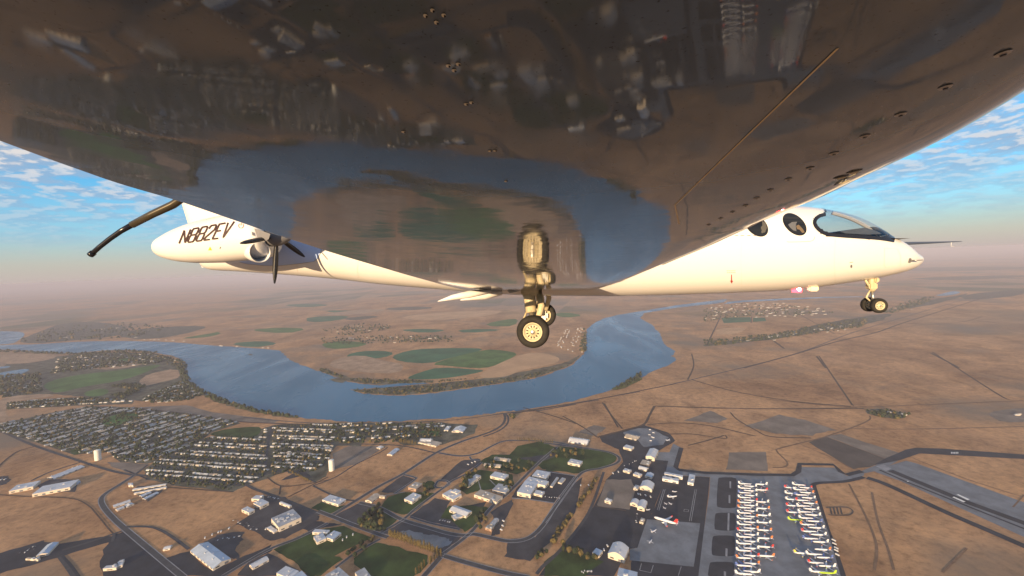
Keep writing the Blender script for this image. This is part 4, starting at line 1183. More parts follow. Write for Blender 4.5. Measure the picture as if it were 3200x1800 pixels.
def trunk_geo(r0, h, r1):
    vs, fs = [], []
    for z, r in ((0, r0), (h * 0.5, r0 * 0.75), (h, r1)):
        for k in range(5):
            a = 2 * math.pi * k / 5
            vs.append(Vector((r * math.cos(a), r * math.sin(a), z)))
    for i in range(2):
        for k in range(5):
            fs.append((i * 5 + k, i * 5 + (k + 1) % 5, i * 5 + 5 + (k + 1) % 5, i * 5 + 5 + k))
    return vs, fs


TM = {}


def tree_meshes(kind, var):
    if (kind, var) not in TM:
        rng = random.Random(100 + var + (50 if kind == 'poplar' else 0))
        cv_, cf = crown_geo(3.6, 3.4, 2.0, 42, rng) if kind == 'broad' else crown_geo(1.9, 7.0, 1.2, 60, rng, 0.6)
        me = bpy.data.meshes.new('crown')
        me.from_pydata([tuple(v) for v in cv_], [], cf)
        me.materials.append(M_LEAF if (kind == 'broad' and var % 3) else M_LEAFY)
        tv, tf = trunk_geo(0.35, 5.5 if kind == 'broad' else 9, 0.12)
        mt = bpy.data.meshes.new('trunk')
        mt.from_pydata([tuple(v) for v in tv], [], tf)
        mt.materials.append(M_BARK)
        TM[(kind, var)] = (me, mt)
    return TM[(kind, var)]


NT = [0]


def tree(p, s, kind, label, group, var=None):
    NT[0] += 1
    var = NT[0] % 6 if var is None else var
    me, mt = tree_meshes(kind, var)
    t = empty('poplar_tree' if kind == 'poplar' else 'tree', (p.x, p.y, 0.2), label, 'tree', group)
    t.rotation_euler = (0, 0, random.uniform(0, 6.28))
    t.scale = (s, s, s * random.uniform(0.9, 1.15))
    for nm, m in (('crown', me), ('trunk', mt)):
        c = bpy.data.objects.new(nm, m)
        COL.objects.link(c)
        c.parent = t


def tree_row(r, a, b, n, s, kind, label, group, jit=1.0, var=None):
    A, B2 = G(r, a), G(r, b)
    for k in range(n):
        t = (k + random.uniform(-0.15, 0.15)) / max(1, n - 1)
        p = A.lerp(B2, t) + Vector((random.gauss(0, jit), random.gauss(0, jit), 0))
        tree(p, s * random.uniform(0.8, 1.2), kind, label, group, var)


tree_row(6, (1075, 1105), (1475, 1255), 32, 1.6, 'poplar', 'tall golden poplar in the dense row below the grey lot', 'poplars below the grey lot', 0.6)
tree_row(6, (1480, 1260), (1290, 1410), 9, 1.35, 'poplar', 'golden poplar in the row beside the road junction', 'poplars by the junction', 1.5)
tree_row(6, (1155, 345), (1285, 365), 14, 1.3, 'poplar', 'golden poplar in the short hedge beside the flat school', 'poplars by the flat school', 0.8)
tree_row(6, (2110, 330), (2385, 352), 18, 1.1, 'poplar', 'thin pale poplar in the row along the loop road', 'poplars on the loop road', 0.5)
tree_row(6, (290, 590), (440, 660), 12, 0.9, 'broad', 'golden tree in the line at the suburb corner', 'trees at the suburb corner', 1.5, 0)
tree_row(7, (430, 640), (270, 870), 22, 1.25, 'broad', 'autumn tree in the belt along the airport boundary road', 'airport boundary belt', 3.0, 3)
tree_row(7, (220, 940), (60, 1160), 20, 1.5, 'broad', 'autumn tree in the belt beside the airport boundary, lower stretch', 'airport boundary belt, lower stretch', 3.5, 0)
tree_row(6, (2240, 1290), (2330, 1230), 7, 1.4, 'broad', 'tree in the clump where the dry field meets the yard', 'clump by dry field', 4)
tree_row(7, (150, 1190), (420, 1290), 16, 1.5, 'broad', 'dark tree around the green car park by the largest hangar', 'trees by the largest hangar', 6)


def scatter_trees(r, poly, n, s, label, group, kind='broad'):
    gp = [G(r, p) for p in poly]
    P2 = [(p.x, p.y) for p in gp]
    x0, x1 = min(p[0] for p in P2), max(p[0] for p in P2)
    y0, y1 = min(p[1] for p in P2), max(p[1] for p in P2)
    k = 0
    for _ in range(n * 30):
        q = (random.uniform(x0, x1), random.uniform(y0, y1))
        if inside(q, P2):
            tree(Vector((q[0], q[1], 0)), 1.25 * s * random.uniform(0.7, 1.3), kind, label, group)
            k += 1
            if k >= n:
                break


scatter_trees(6, [(830, 1000), (900, 920), (1000, 850), (1050, 960), (1060, 1020), (980, 1060), (860, 1020)], 26, 1.5, 'tree in the small wooded corner at the crossroads', 'wooded corner')
scatter_trees(6, [(1640, 720), (1680, 600), (1780, 580), (1700, 720)], 16, 1.2, 'tree around the long grey-roofed campus building', 'campus trees')
scatter_trees(6, [(1340, 680), (1440, 720), (1400, 780), (1330, 770)], 10, 1.2, 'tree behind the bright white-roofed hall', 'trees behind white hall')
scatter_trees(6, [(1800, 540), (1900, 500), (2250, 500), (2200, 590), (2050, 620)], 24, 1.2, 'tree on the lawns by the barracks blocks', 'barracks trees')
scatter_trees(6, [(1780, 940), (1840, 900), (1860, 980), (1800, 1060), (1760, 1030)], 10, 1.3, 'tree beside the grey-roofed shed and dry field', 'trees by grey shed')
scatter_trees(7, [(30, 430), (110, 380), (330, 430), (300, 470), (60, 470)], 16, 1.2, 'tree on the rounded lawn inside the loop road', 'loop lawn trees')
scatter_trees(6, [(900, 1130), (960, 1110), (930, 1180), (760, 1300), (680, 1290)], 12, 1.1, 'tree along the lane past the ball field', 'ball field trees')
scatter_trees(6, [(1980, 700), (2060, 620), (2090, 680), (2040, 740)], 7, 1.2, 'tree beside the school parking edge', 'trees by school edge')
scatter_trees(6, [(2040, 130), (2080, 140), (2120, 200), (2100, 205)], 7, 1.3, 'tree in the green dip beside the lakeside road', 'lakeside dip trees')

# trees nobody could count: street trees of the suburbs, shore woods, far belts
rng = random.Random(5)
TV, TF, TI = [], [], []


def mass(r, poly, n, s, zs=1.0, yel=0.2):
    yel *= 0.55
    gp = [G(r, p) for p in poly]
    P2 = [(p.x, p.y) for p in gp]
    # sample evenly in the picture so that near and far parts are both filled
    xs = [p[0] for p in poly]
    ys = [p[1] for p in poly]
    k = 0
    for _ in range(n * 8):
        a = (rng.uniform(min(xs), max(xs)), rng.uniform(min(ys), max(ys)))
        if not inside(a, poly):
            continue
        p = G(r, a)
        k += 1
        if k > n:
            break
        h = s * rng.uniform(0.6, 1.4)
        c0 = len(TV)
        col = 1 if rng.random() < yel else 0
        m = 7
        base = []
        for j in range(m):
            th = 2 * math.pi * j / m + rng.uniform(-0.3, 0.3)
            q = h * rng.uniform(0.75, 1.2)
            base.append((p.x + q * math.cos(th), p.y + q * math.sin(th), 0.25 * h * zs))
        mid = []
        for j in range(m):
            th = 2 * math.pi * j / m + rng.uniform(-0.4, 0.4)
            q = h * rng.uniform(0.45, 1.0)
            mid.append((p.x + q * math.cos(th), p.y + q * math.sin(th), h * zs * rng.uniform(0.9, 1.4)))
        TV.extend(base + mid)
        TV.append((p.x + rng.uniform(-0.3, 0.3) * h, p.y + rng.uniform(-0.3, 0.3) * h, h * zs * rng.uniform(1.5, 2.0)))
        for j in range(m):
            j2 = (j + 1) % m
            TF.append((c0 + j, c0 + j2, c0 + m + j2))
            TF.append((c0 + j, c0 + m + j2, c0 + m + j))
            TF.append((c0 + m + j, c0 + m + j2, c0 + 2 * m))
            TI.extend([col] * 3)


mass(5, sub_w, 1700, 4.8)
mass(5, sub_e, 750, 3.8, 1.0, 0.3)
mass(5, sub_c, 480, 3.8, 1.0, 0.3)
mass(6, [(600, 190), (1480, 185), (1500, 300), (1160, 340), (640, 350)], 330, 5.0, 1.0, 0.35)
mass(6, [(240, 400), (600, 380), (600, 450), (420, 490), (300, 560)], 90, 4.0)
mass(4, [(60, 795), (700, 755), (1060, 775), (600, 815), (60, 848)], 420, 5.5)
mass(4, [(1130, 770), (1300, 690), (1480, 610), (1640, 730), (1500, 780), (1200, 800)], 420, 6.0)
mass(4, [(0, 580), (330, 560), (340, 600), (330, 710), (0, 760)], 260, 8)
mass(4, [(400, 570), (500, 430), (900, 385), (1200, 390), (1440, 450), (1480, 580), (1420, 500), (1300, 480), (900, 510)], 520, 9)
mass(4, [(880, 660), (1060, 640), (1200, 660), (1000, 760), (880, 740), (1060, 690)], 160, 7)
mass(4, [(0, 370), (600, 400), (1000, 372), (1300, 395), (1000, 392), (600, 412), (0, 388)], 200, 9)
mass(4, [(1460, 430), (1500, 490), (1515, 590), (1600, 680), (1760, 755), (1900, 808), (2100, 864), (2400, 908), (2400, 925), (2100, 885), (1850, 822), (1700, 772), (1540, 690), (1460, 600), (1440, 480)], 520, 6.5, 1.2, 0.05)
mass(2, [(220, 1250), (560, 1232), (1200, 1190), (1500, 1150), (1900, 1060), (1600, 1168), (1050, 1248), (600, 1294), (330, 1278)], 420, 5.0, 0.9, 0.45)
mass(2, [(0, 1080), (220, 1165), (860, 1185), (1200, 1165), (860, 1198), (330, 1205), (0, 1114)], 260, 5.0, 1.0, 0.4)
mass(2, [(2180, 1262), (2300, 1200), (2420, 1120), (2420, 1180), (2300, 1240)], 110, 7, 1.1, 0.05)
mass(2, [(0, 860), (500, 840), (1000, 850), (1000, 890), (300, 905), (0, 900)], 260, 8)
mass(2, [(0, 800), (300, 750), (560, 770), (520, 800), (200, 850)], 150, 9)
mass(2, [(1980, 770), (2010, 800), (2010, 960), (1985, 975), (1960, 960)], 100, 8)
mass(3, [(0, 1240), (550, 1190), (900, 1115), (1250, 1075), (1200, 1140), (800, 1200), (300, 1260), (0, 1290)], 420, 8)
mass(3, [(0, 1010), (250, 965), (600, 970), (1000, 1030), (700, 1060), (300, 1060), (0, 1100)], 260, 9)
mass(3, [(1350, 1030), (1500, 960), (1750, 900), (1700, 950), (1420, 1040)], 150, 10)
mass(8, [(1050, 90), (1280, 85), (1440, 120), (1350, 160), (1180, 145)], 90, 5)
mass(6, [(1000, 1060), (860, 1030), (830, 1000), (900, 1020), (1060, 1040)], 25, 4)
mass(4, [(130, 300), (500, 180), (1000, 150), (1400, 190), (1100, 270), (500, 310)], 200, 13)
o = mesh_obj('woodland', TV, TF, [M_LEAF, M_LEAFY], midx=TI)
tag(o, 'mass of dark street trees and shore woods around the suburbs', kind='stuff')

# ------------------------------------------------------------------ stored airliners
def lathe_x(prof, n=12):
    vs, fs = [], []
    for (x, r, zc_) in prof:
        for k in range(n):
            a = 2 * math.pi * k / n
            vs.append((x, r * math.cos(a), zc_ + r * math.sin(a)))
    for i in range(len(prof) - 1):
        for k in range(n):
            a, b = i * n + k, i * n + (k + 1) % n
            fs.append((a, a + n, b + n, b))
    fs.append(tuple(range(n)))
    fs.append(tuple(range((len(prof) - 1) * n + n - 1, (len(prof) - 1) * n - 1, -1)))
    return vs, fs


def slab(P, t):
    """thin lifting surface from its outline (x, y, z) with thickness t"""
    n = len(P)
    vs = [(x, y, z - t / 2) for x, y, z in P] + [(x, y, z + t / 2) for x, y, z in P]
    fs = [tuple(range(n - 1, -1, -1)), tuple(range(n, 2 * n))] + [(i, (i + 1) % n, n + (i + 1) % n, n + i) for i in range(n)]
    return vs, fs


def fin(P, t):
    n = len(P)
    vs = [(x, y - t / 2, z) for x, y, z in P] + [(x, y + t / 2, z) for x, y, z in P]
    fs = [tuple(range(n)), tuple(range(2 * n - 1, n - 1, -1))] + [((i + 1) % n, i, n + i, n + (i + 1) % n) for i in range(n)]
    return vs, fs


M_JET = mat('airliner_white', (0.74, 0.74, 0.76), 0.35, spec=0.5)
M_JETG = mat('airliner_grey', (0.52, 0.54, 0.58), 0.45, spec=0.5)
M_ENG = mat('engine_cowl', (0.30, 0.31, 0.34), 0.35, metal=0.4)
JT = {'white': M_JET, 'red': mat('tail_red', (0.55, 0.045, 0.04), 0.4), 'orange': mat('tail_orange', (0.62, 0.20, 0.06), 0.4), 'blue': mat('tail_blue', (0.10, 0.16, 0.42), 0.4),
      'lime': mat('livery_lime', (0.42, 0.60, 0.04), 0.4), 'yellow': mat('livery_yellow', (0.70, 0.58, 0.10), 0.4)}
JM = {}


def me_of(key, geo, m):
    if key not in JM:
        me = bpy.data.meshes.new(key[0])
        me.from_pydata([tuple(v) for v in geo[0]], [], geo[1])
        me.materials.append(m)
        JM[key] = me
    return JM[key]


FUS = [(18.3, 0.15, 2.9), (17.6, 0.85, 2.95), (16.2, 1.45, 3.1), (13.5, 1.85, 3.2), (8, 1.9, 3.2), (0, 1.9, 3.2), (-7, 1.9, 3.2), (-12, 1.5, 3.5), (-16, 0.85, 4.0), (-18.4, 0.25, 4.3)]


def airliner(pos, heading, tail, label, group, body='white', wings='grey', s=1.0, name='airliner'):
    t = empty(name, (pos.x, pos.y, 0.56), label, 'airplane', group)
    t.rotation_euler = (0, 0, heading)
    t.scale = (s, s, s)
    wm = M_JETG if wings == 'grey' else JT.get(wings, M_JET)
    parts = [('fuselage', lathe_x(FUS), JT[body]),
             ('tail_fin', fin([(-10.8, 0, 4.6), (-15.0, 0, 11.2), (-18.4, 0, 11.2), (-17.0, 0, 4.7)], 0.5), JT[tail])]
    for sg in (-1, 1):
        parts.append(('wing', slab([(4.8, sg * 1.2, 2.3), (-3.8, sg * 14.6, 3.4), (-6.0, sg * 14.7, 3.4), (-2.6, sg * 5, 2.6), (-3.0, sg * 1.2, 2.3)], 0.45), wm))
        parts.append(('winglet', fin([(-4.1, sg * 14.65, 3.5), (-5.6, sg * 14.9, 5.5), (-6.6, sg * 14.9, 5.5), (-6.0, sg * 14.65, 3.5)], 0.25), JT[tail]))
        parts.append(('tailplane', slab([(-14.2, sg * 0.6, 4.4), (-16.6, sg * 6.2, 4.9), (-18.0, sg * 6.2, 4.9), (-17.4, sg * 0.6, 4.4)], 0.3), wm))
        ev, ef = lathe_x([(5.4, 0.7, 1.6), (5.2, 1.0, 1.6), (3.4, 1.05, 1.6), (1.6, 0.65, 1.6)], 9)
        parts.append(('engine', ([(x, y + sg * 4.9, z) for x, y, z in ev], ef), M_ENG))
        gv, gf = lathe_x([(-0.28, 0.62, 0.62), (0.28, 0.62, 0.62)], 8)
        parts.append(('landing_gear', ([(y - 1.0, x + sg * 2.8, z) for x, y, z in gv] + [(-1.0 + a, sg * 2.8 + b, c) for a in (-.2, .2) for b in (-.2, .2) for c in (0.9, 2.4)], gf), M_ENG))
    gv, gf = lathe_x([(-0.2, 0.5, 0.5), (0.2, 0.5, 0.5)], 8)
    parts.append(('nose_gear', ([(y + 13.5, x, z) for x, y, z in gv] + [], gf), M_ENG))
    parts.append(('nose_gear_leg', ([(13.4 + a, b, c) for a in (0, .25) for b in (-.12, .12) for c in (0.5, 1.8)], [(0, 1, 3, 2), (4, 6, 7, 5), (0, 4, 5, 1), (2, 3, 7, 6)]), M_ENG))
    parts.append(('cockpit_window', slab([(16.9, -1.0, 3.62), (17.35, -0.6, 3.5), (17.35, 0.6, 3.5), (16.9, 1.0, 3.62)], 0.5), M_WIN))
    for i, (nm, geo, m) in enumerate(parts):
        o = bpy.data.objects.new(nm, me_of((nm, i, m.name), geo, m))
        COL.objects.link(o)
        o.parent = t
    return t


def heading_of(r, c, nose):
    a, b = G(r, (c[0] - 40, c[1] - 2.5)), G(r, (c[0] + 40, c[1] + 2.5))
    d = (b - a) if nose > 0 else (a - b)
    return math.atan2(d.y, d.x)


JL = {'white': 'white stored airliner with %s tail', 'red': 'white stored airliner with bright red tail', 'orange': 'white stored airliner with orange tail', 'blue': 'white stored airliner with blue wings'}


def column(c0, c1, n, nose, where, tails, skip=()):
    A, B2 = G(7, c0), G(7, c1)
    for k in range(n):
        if k in skip:
            continue
        t = k / (n - 1)
        p = A.lerp(B2, t)
        cpx = (c0[0] + (c1[0] - c0[0]) * t, c0[1] + (c1[1] - c0[1]) * t)
        tl = tails.get(k, ('red', 'orange', 'blue')[k % 3] if (k * 7 + n * 3) % 5 == 1 else 'white')
        lab = ('plain white stored airliner' if tl == 'white' else JL[tl] if tl != 'blue' else JL[tl]) + ' ' + where
        airliner(p, heading_of(7, cpx, nose) + random.gauss(0, 0.015), tl, lab, 'stored airliners %s, %s tail' % (where, tl), wings='blue' if tl == 'blue' else 'grey', s=random.uniform(0.97, 1.03))


column((1614, 684), (1606, 1412), 16, 1, 'along the infield islands', {2: 'blue', 5: 'orange', 9: 'red', 13: 'orange'})
column((1664, 704), (1672, 1395), 15, -1, 'in the row interleaved beside the infield row', {6: 'orange', 8: 'orange', 12: 'red'})
column((1748, 688), (1792, 1268), 11, -1, 'in the row facing the wide middle taxi lane', {1: 'red', 7: 'orange', 8: 'orange', 10: 'orange'}, (2,))
column((1985, 715), (2010, 915), 5, 1, 'in the short row across the taxi lane', {0: 'red', 4: 'red'})
column((2050, 692), (2205, 1395), 14, 1, 'between the taxi lane and the shoulder row', {3: 'red', 8: 'red', 9: 'blue'}, (10,))
column((2108, 716), (2282, 1350), 13, -1, 'in the row along the dark apron shoulder', {0: 'red', 3: 'orange', 6: 'blue', 10: 'orange'})
p = G(7, (2020, 975))
airliner(p, heading_of(7, (2020, 975), 1), 'lime', 'lime green stored airliner at the end of the short row', None, 'lime')
p = G(7, (2285, 1405))
airliner(p, heading_of(7, (2285, 1405), -1), 'lime', 'lime green stored airliner in the shoulder row', None, 'lime')
p = G(7, (2075, 1245))
airliner(p, heading_of(7, (2075, 1245), 1), 'yellow', 'white and yellow airliner standing out into the taxi lane', None, 'white')
A_, B_ = G(7, (1050, 1010)), G(7, (915, 968))
airliner((A_ + B_) / 2, math.atan2(B_.y - A_.y, B_.x - A_.x), 'red', 'largest white airliner with red tail on the concrete apron', None, s=1.75)
for c_, hd, sc_, lb in (((885, 1062), 0.6, 0.6, 'small white jet below the largest airliner on concrete'), ((858, 1146), 0.9, 0.55, 'small pale jet alone on the concrete apron edge'), ((1032, 786), 0.15, 0.85, 'cream twin-engine airliner parked on dark apron'),
                         ((1052, 742), 0.1, 0.42, 'small grey plane above the cream airliner on dark apron'), ((978, 838), 1.8, 0.36, 'tiny white plane on dark apron, upper of the cluster'), ((1015, 838), 1.8, 0.42, 'tiny pale plane on dark apron beside the cluster'),
                         ((968, 872), 1.8, 0.36, 'tiny white plane on dark apron, lower of the cluster'), ((1000, 328), 0.7, 0.75, 'white airliner parked on the north ramp end'), ((840, 888), 0.4, 0.4, 'small grey plane beside the joined hangars')):
    airliner(G(7, c_), hd, 'white', lb, None, s=sc_, name='parked_airplane')

# ------------------------------------------------------------------ vehicles
VC = [mat('car_white', (0.62, 0.62, 0.62), 0.35, spec=0.5), mat('car_dark', (0.06, 0.065, 0.08), 0.35, spec=0.5), mat('car_red', (0.35, 0.05, 0.05), 0.35, spec=0.5)]
VM = {}


def vehicle_mesh(kind, c):
    if (kind, c) in VM:
        return VM[(kind, c)]
    L, Wd, Hh = (4.6, 1.9, 1.5) if kind == 'car' else (8.5, 2.6, 3.3)
    if kind == 'car':
        prof = [(-L / 2, 0.35), (-L / 2, 0.85), (-L * .33, 0.95), (-L * .22, Hh), (L * .12, Hh), (L * .28, 0.95), (L / 2, 0.8), (L / 2, 0.35)]
    else:
        prof = [(-L / 2, 0.7), (-L / 2, Hh), (L * .28, Hh), (L * .29, 2.9), (L * .42, 2.9), (L / 2, 2.0), (L / 2, 0.7)]
    n = len(prof)
    vs = [(x, -Wd / 2, z) for x, z in prof] + [(x, Wd / 2, z) for x, z in prof]
    fs = [tuple(range(n)), tuple(range(2 * n - 1, n - 1, -1))] + [((i + 1) % n, i, n + i, n + (i + 1) % n) for i in range(n)]
    mi = [0] * len(fs)
    for wx in (-L * .3, L * .3):
        for sy in (-1, 1):
            b = len(vs)
            for dy in (0.0, 0.24):
                for k in range(8):
                    a = 2 * math.pi * k / 8
                    vs.append((wx + 0.36 * math.cos(a), sy * (Wd / 2 - 0.05 + dy * .3), 0.36 + 0.36 * math.sin(a)))
            fs += [(b + k, b + (k + 1) % 8, b + 8 + (k + 1) % 8, b + 8 + k) for k in range(8)] + [tuple(range(b + 8, b + 16))]
            mi += [1] * 9
    me = bpy.data.meshes.new(kind)
    me.from_pydata(vs, [], fs)
    me.materials.append(VC[c])
    me.materials.append(VC[1])
    me.polygons.foreach_set('material_index', mi)
    VM[(kind, c)] = me
    return me


def vehicles(r, a, b, n, kind, label, group, turn=0.0, jit=1.0):
    A, B2 = G(r, a), G(r, b)
    hd = math.atan2(B2.y - A.y, B2.x - A.x) + turn
    if kind == 'truck':
        n = max(2, min(n, int((B2 - A).length / 9)))
        hd += 0.9
    for k in range(n):
        c = random.choice((0, 0, 0, 1)) if kind == 'car' else 0
        o = bpy.data.objects.new('parked_car' if kind == 'car' else 'box_truck', vehicle_mesh(kind, c))
        p = A.lerp(B2, (k + random.uniform(-0.3, 0.3)) / max(1, n - 1)) + Vector((random.gauss(0, jit), random.gauss(0, jit), 0))
        o.location = (p.x, p.y, 0.56)
        o.rotation_euler = (0, 0, hd + random.gauss(0, 0.1))
        COL.objects.link(o)
        tag(o, label, 'car' if kind == 'car' else 'truck', group)


vehicles(6, (690, 1135), (780, 1088), 5, 'truck', 'white bus parked beside the L-shaped school wing', 'school buses', 0.1)
vehicles(6, (1705, 525), (1760, 500), 5, 'truck', 'white truck on the lot beside the barracks road', 'trucks by the barracks road', 0.6)
vehicles(6, (1975, 1050), (1990, 985), 4, 'truck', 'white truck beside the grey-roofed shed', 'trucks by the shed')
vehicles(6, (2330, 780), (2440, 790), 8, 'car', 'car parked in the walled factory yard', 'factory yard cars', 1.5)
vehicles(6, (1480, 970), (1560, 985), 9, 'car', 'car on the small lot below the public hall', 'public hall cars', 1.5)
vehicles(7, (300, 690), (360, 690), 5, 'truck', 'white trailer beside the loop road and tree belt', 'trailers by tree belt', 0.9)
vehicles(7, (565, 590), (605, 580), 4, 'truck', 'white trailer behind the airport workshops', 'trailers behind workshops', 0.3)
vehicles(7, (740, 760), (860, 785), 9, 'truck', 'pale truck between the hangars by the dark apron', 'trucks between hangars', 1.2, 2)
vehicles(7, (660, 530), (740, 490), 7, 'car', 'car on the asphalt north of the workshops', 'cars north of workshops', 0.4, 3)
vehicles(7, (480, 1205), (505, 1180), 4, 'truck', 'white truck beside the largest hangar office', 'trucks by the largest hangar')
vehicles(7, (310, 1390), (380, 1380), 10, 'car', 'car in the car park by the terminal roof', 'terminal cars', 1.5, 3)
vehicles(7, (860, 250), (880, 330), 6, 'truck', 'equipment truck on the small concrete ramp', 'trucks on small ramp', 0.5, 6)
vehicles(7, (2330, 1140), (2360, 1250), 5, 'truck', 'white truck on the dark apron shoulder beyond stored airliners', 'shoulder trucks', 0.2, 1.5)
vehicles(7, (750, 920), (745, 985), 7, 'car', 'car beside the tan hut at the apron corner', 'apron corner cars', 1.2)
vehicles(5, (1660, 1110), (1830, 1040), 8, 'truck', 'white trailer lined up behind the huge warehouse', 'warehouse trailers', 0.3)
vehicles(5, (1740, 1130), (1930, 1100), 12, 'car', 'car on the loading yard of the huge warehouse', 'warehouse cars', 1.4, 3)
vehicles(5, (1900, 980), (2060, 1040), 12, 'car', 'car in the gravel car park beside the plant building', 'plant cars', 1.2, 4)
vehicles(5, (2140, 1045), (2180, 1060), 4, 'truck', 'white tanker in front of the tall plant building', 'plant tankers', 1.2)
vehicles(5, (2160, 775), (2230, 800), 8, 'car', 'car beside the three workshops on dry lot', 'workshop cars', 1.2, 2)
vehicles(5, (190, 1225), (300, 1180), 9, 'car', 'wrecked car on the cluttered scrap yard', 'scrap yard cars', 0.8, 5)
vehicles(5, (10, 640), (50, 640), 5, 'truck', 'truck on the dark yard at the farm road end', 'farm yard trucks', 0.9, 3)

# ------------------------------------------------------------------ the electric aircraft that carries the camera
# aircraft axes seen from the camera: port direction, forward, up; O is a point of its middle plane
PORT = Vector((0.141, 1.0, 0.048)).normalized()
FORE = Vector((1.0, -0.141, 0.0)).normalized()
TOP = FORE.cross(PORT).normalized()
O_C = Vector((0.0, 9.2, -0.10))
A2C = Matrix((FORE, PORT, TOP)).transposed()      # aircraft axes -> camera axes
C2A = A2C.transposed()


def c2a(c):
    return C2A @ (Vector(c) - O_C)


def pf(x, y, off=0.0):
    """pixel -> (fore, port, up) on the plane that lies off metres to starboard of the middle plane"""
    d = ray(x, y)
    t = (O_C.dot(PORT) - off) / d.dot(PORT)
    return c2a(d * t)


plane = empty('electric_airplane', CAMPOS + C2W @ O_C, 'white electric commuter airplane in flight with glossy dark wing underside', 'airplane')
plane.rotation_euler = (C2W @ A2C).to_euler()

M_PAINT = mat('white_aircraft_paint', (0.66, 0.65, 0.63), 0.28, spec=0.5, coat=0.3)
M_BLACK = mat('black_trim', (0.012, 0.012, 0.016), 0.25, spec=0.5)
M_LINE = mat('panel_gap', (0.30, 0.28, 0.25), 0.7)
M_DGLASS = mat('cabin_glass', (0.012, 0.013, 0.014), 0.05, spec=0.6)
M_RUBBER = mat('tyre_rubber', (0.022, 0.021, 0.020), 0.75, var=0.3, vscale=6)
M_ALLOY = mat('gear_paint', (0.52, 0.44, 0.28), 0.45, spec=0.5, var=0.15, vscale=9)
M_STEEL = mat('gear_steel', (0.35, 0.34, 0.32), 0.35, metal=0.8)
M_GREYIN = mat('inlet_grey', (0.14, 0.14, 0.15), 0.55)
M_LETTER = mat('registration_black', (0.045, 0.022, 0.018), 0.5)


def wing_material():
    m = bpy.data.materials.new('glossy_wing_paint')
    m.use_nodes = True
    nt = m.node_tree
    b = nt.nodes['Principled BSDF']
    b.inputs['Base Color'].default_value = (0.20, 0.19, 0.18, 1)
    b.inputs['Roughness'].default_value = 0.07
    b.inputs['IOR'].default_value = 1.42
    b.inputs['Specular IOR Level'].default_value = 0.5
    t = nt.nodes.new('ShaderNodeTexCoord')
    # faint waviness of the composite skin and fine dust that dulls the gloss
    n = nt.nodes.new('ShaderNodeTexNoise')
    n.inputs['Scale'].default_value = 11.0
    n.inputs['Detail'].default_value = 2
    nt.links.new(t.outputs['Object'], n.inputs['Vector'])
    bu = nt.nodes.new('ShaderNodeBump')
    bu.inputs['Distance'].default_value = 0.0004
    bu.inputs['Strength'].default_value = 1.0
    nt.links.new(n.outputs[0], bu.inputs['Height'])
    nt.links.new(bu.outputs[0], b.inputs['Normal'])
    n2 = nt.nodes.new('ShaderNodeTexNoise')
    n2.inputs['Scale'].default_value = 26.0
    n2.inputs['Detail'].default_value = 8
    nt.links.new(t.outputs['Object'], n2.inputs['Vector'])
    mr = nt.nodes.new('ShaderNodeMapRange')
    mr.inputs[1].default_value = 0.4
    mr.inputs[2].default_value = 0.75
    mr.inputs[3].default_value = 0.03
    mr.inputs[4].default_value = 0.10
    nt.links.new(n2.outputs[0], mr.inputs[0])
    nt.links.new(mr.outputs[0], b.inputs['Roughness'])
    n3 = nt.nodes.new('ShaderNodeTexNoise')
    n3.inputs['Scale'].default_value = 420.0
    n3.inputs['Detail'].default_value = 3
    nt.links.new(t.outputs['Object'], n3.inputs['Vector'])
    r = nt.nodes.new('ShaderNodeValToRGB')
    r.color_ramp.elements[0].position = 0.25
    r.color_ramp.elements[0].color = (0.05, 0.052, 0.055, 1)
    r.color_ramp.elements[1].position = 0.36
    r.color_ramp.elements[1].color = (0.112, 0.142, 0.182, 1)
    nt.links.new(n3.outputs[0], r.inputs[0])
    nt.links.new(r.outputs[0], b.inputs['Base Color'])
    return m


M_WING = wing_material()

# ---- fuselage: side outline from (pixel x, top, bottom, half width in m)
FST = [(2881, 809, 813, .02), (2875, 802, 821, .09), (2862, 795, 830, .17), (2843, 786, 840, .26), (2827, 775, 846, .33), (2804, 760, 852.5, .42), (2781, 748, 858, .49), (2744, 731, 866, .58), (2695, 701, 875, .68),
       (2645, 678, 883, .77), (2596, 664, 890, .84), (2546, 655, 897, .89), (2497, 649, 902, .93), (2431, 645, 908, .96), (2300, 640, 914, .97), (2100, 637, 921, .97), (1900, 637, 925, .97), (1640, 638, 922, .97),
       (1500, 641, 914, .96), (1390, 646, 905, .94), (1200, 656, 889, .88), (1050, 668, 872, .80), (885, 688, 858, .66), (740, 712, 848, .50), (667, 728, 844, .37), (643, 740, 837, .25), (631, 768, 828, .10), (628, 790, 822, .03)]
fx, ft, fb, fw = [], [], [], []
for x, t, b, w in FST:
    a, c = pf(x, t), pf(x, b)
    fx.append((a.x + c.x) / 2); ft.append(a.z); fb.append(c.z); fw.append(w)
order = np.argsort(fx)
fx, ft, fb, fw = [np.array(v)[order] for v in (fx, ft, fb, fw)]


def pchip(xs, ys, q):
    """monotone cubic interpolation"""
    h = np.diff(xs)
    d = np.diff(ys) / h
    m = np.zeros(len(xs))
    m[0], m[-1] = d[0], d[-1]
    for i in range(1, len(xs) - 1):
        if d[i - 1] * d[i] > 0:
            w1, w2 = 2 * h[i] + h[i - 1], h[i] + 2 * h[i - 1]
            m[i] = (w1 + w2) / (w1 / d[i - 1] + w2 / d[i])
    q = np.atleast_1d(np.clip(q, xs[0], xs[-1]))
    i = np.clip(np.searchsorted(xs, q) - 1, 0, len(xs) - 2)
    t = (q - xs[i]) / h[i]
    return (2 * t ** 3 - 3 * t ** 2 + 1) * ys[i] + (t ** 3 - 2 * t ** 2 + t) * h[i] * m[i] + (-2 * t ** 3 + 3 * t ** 2) * ys[i + 1] + (t ** 3 - t ** 2) * h[i] * m[i + 1]


NE = 2.25


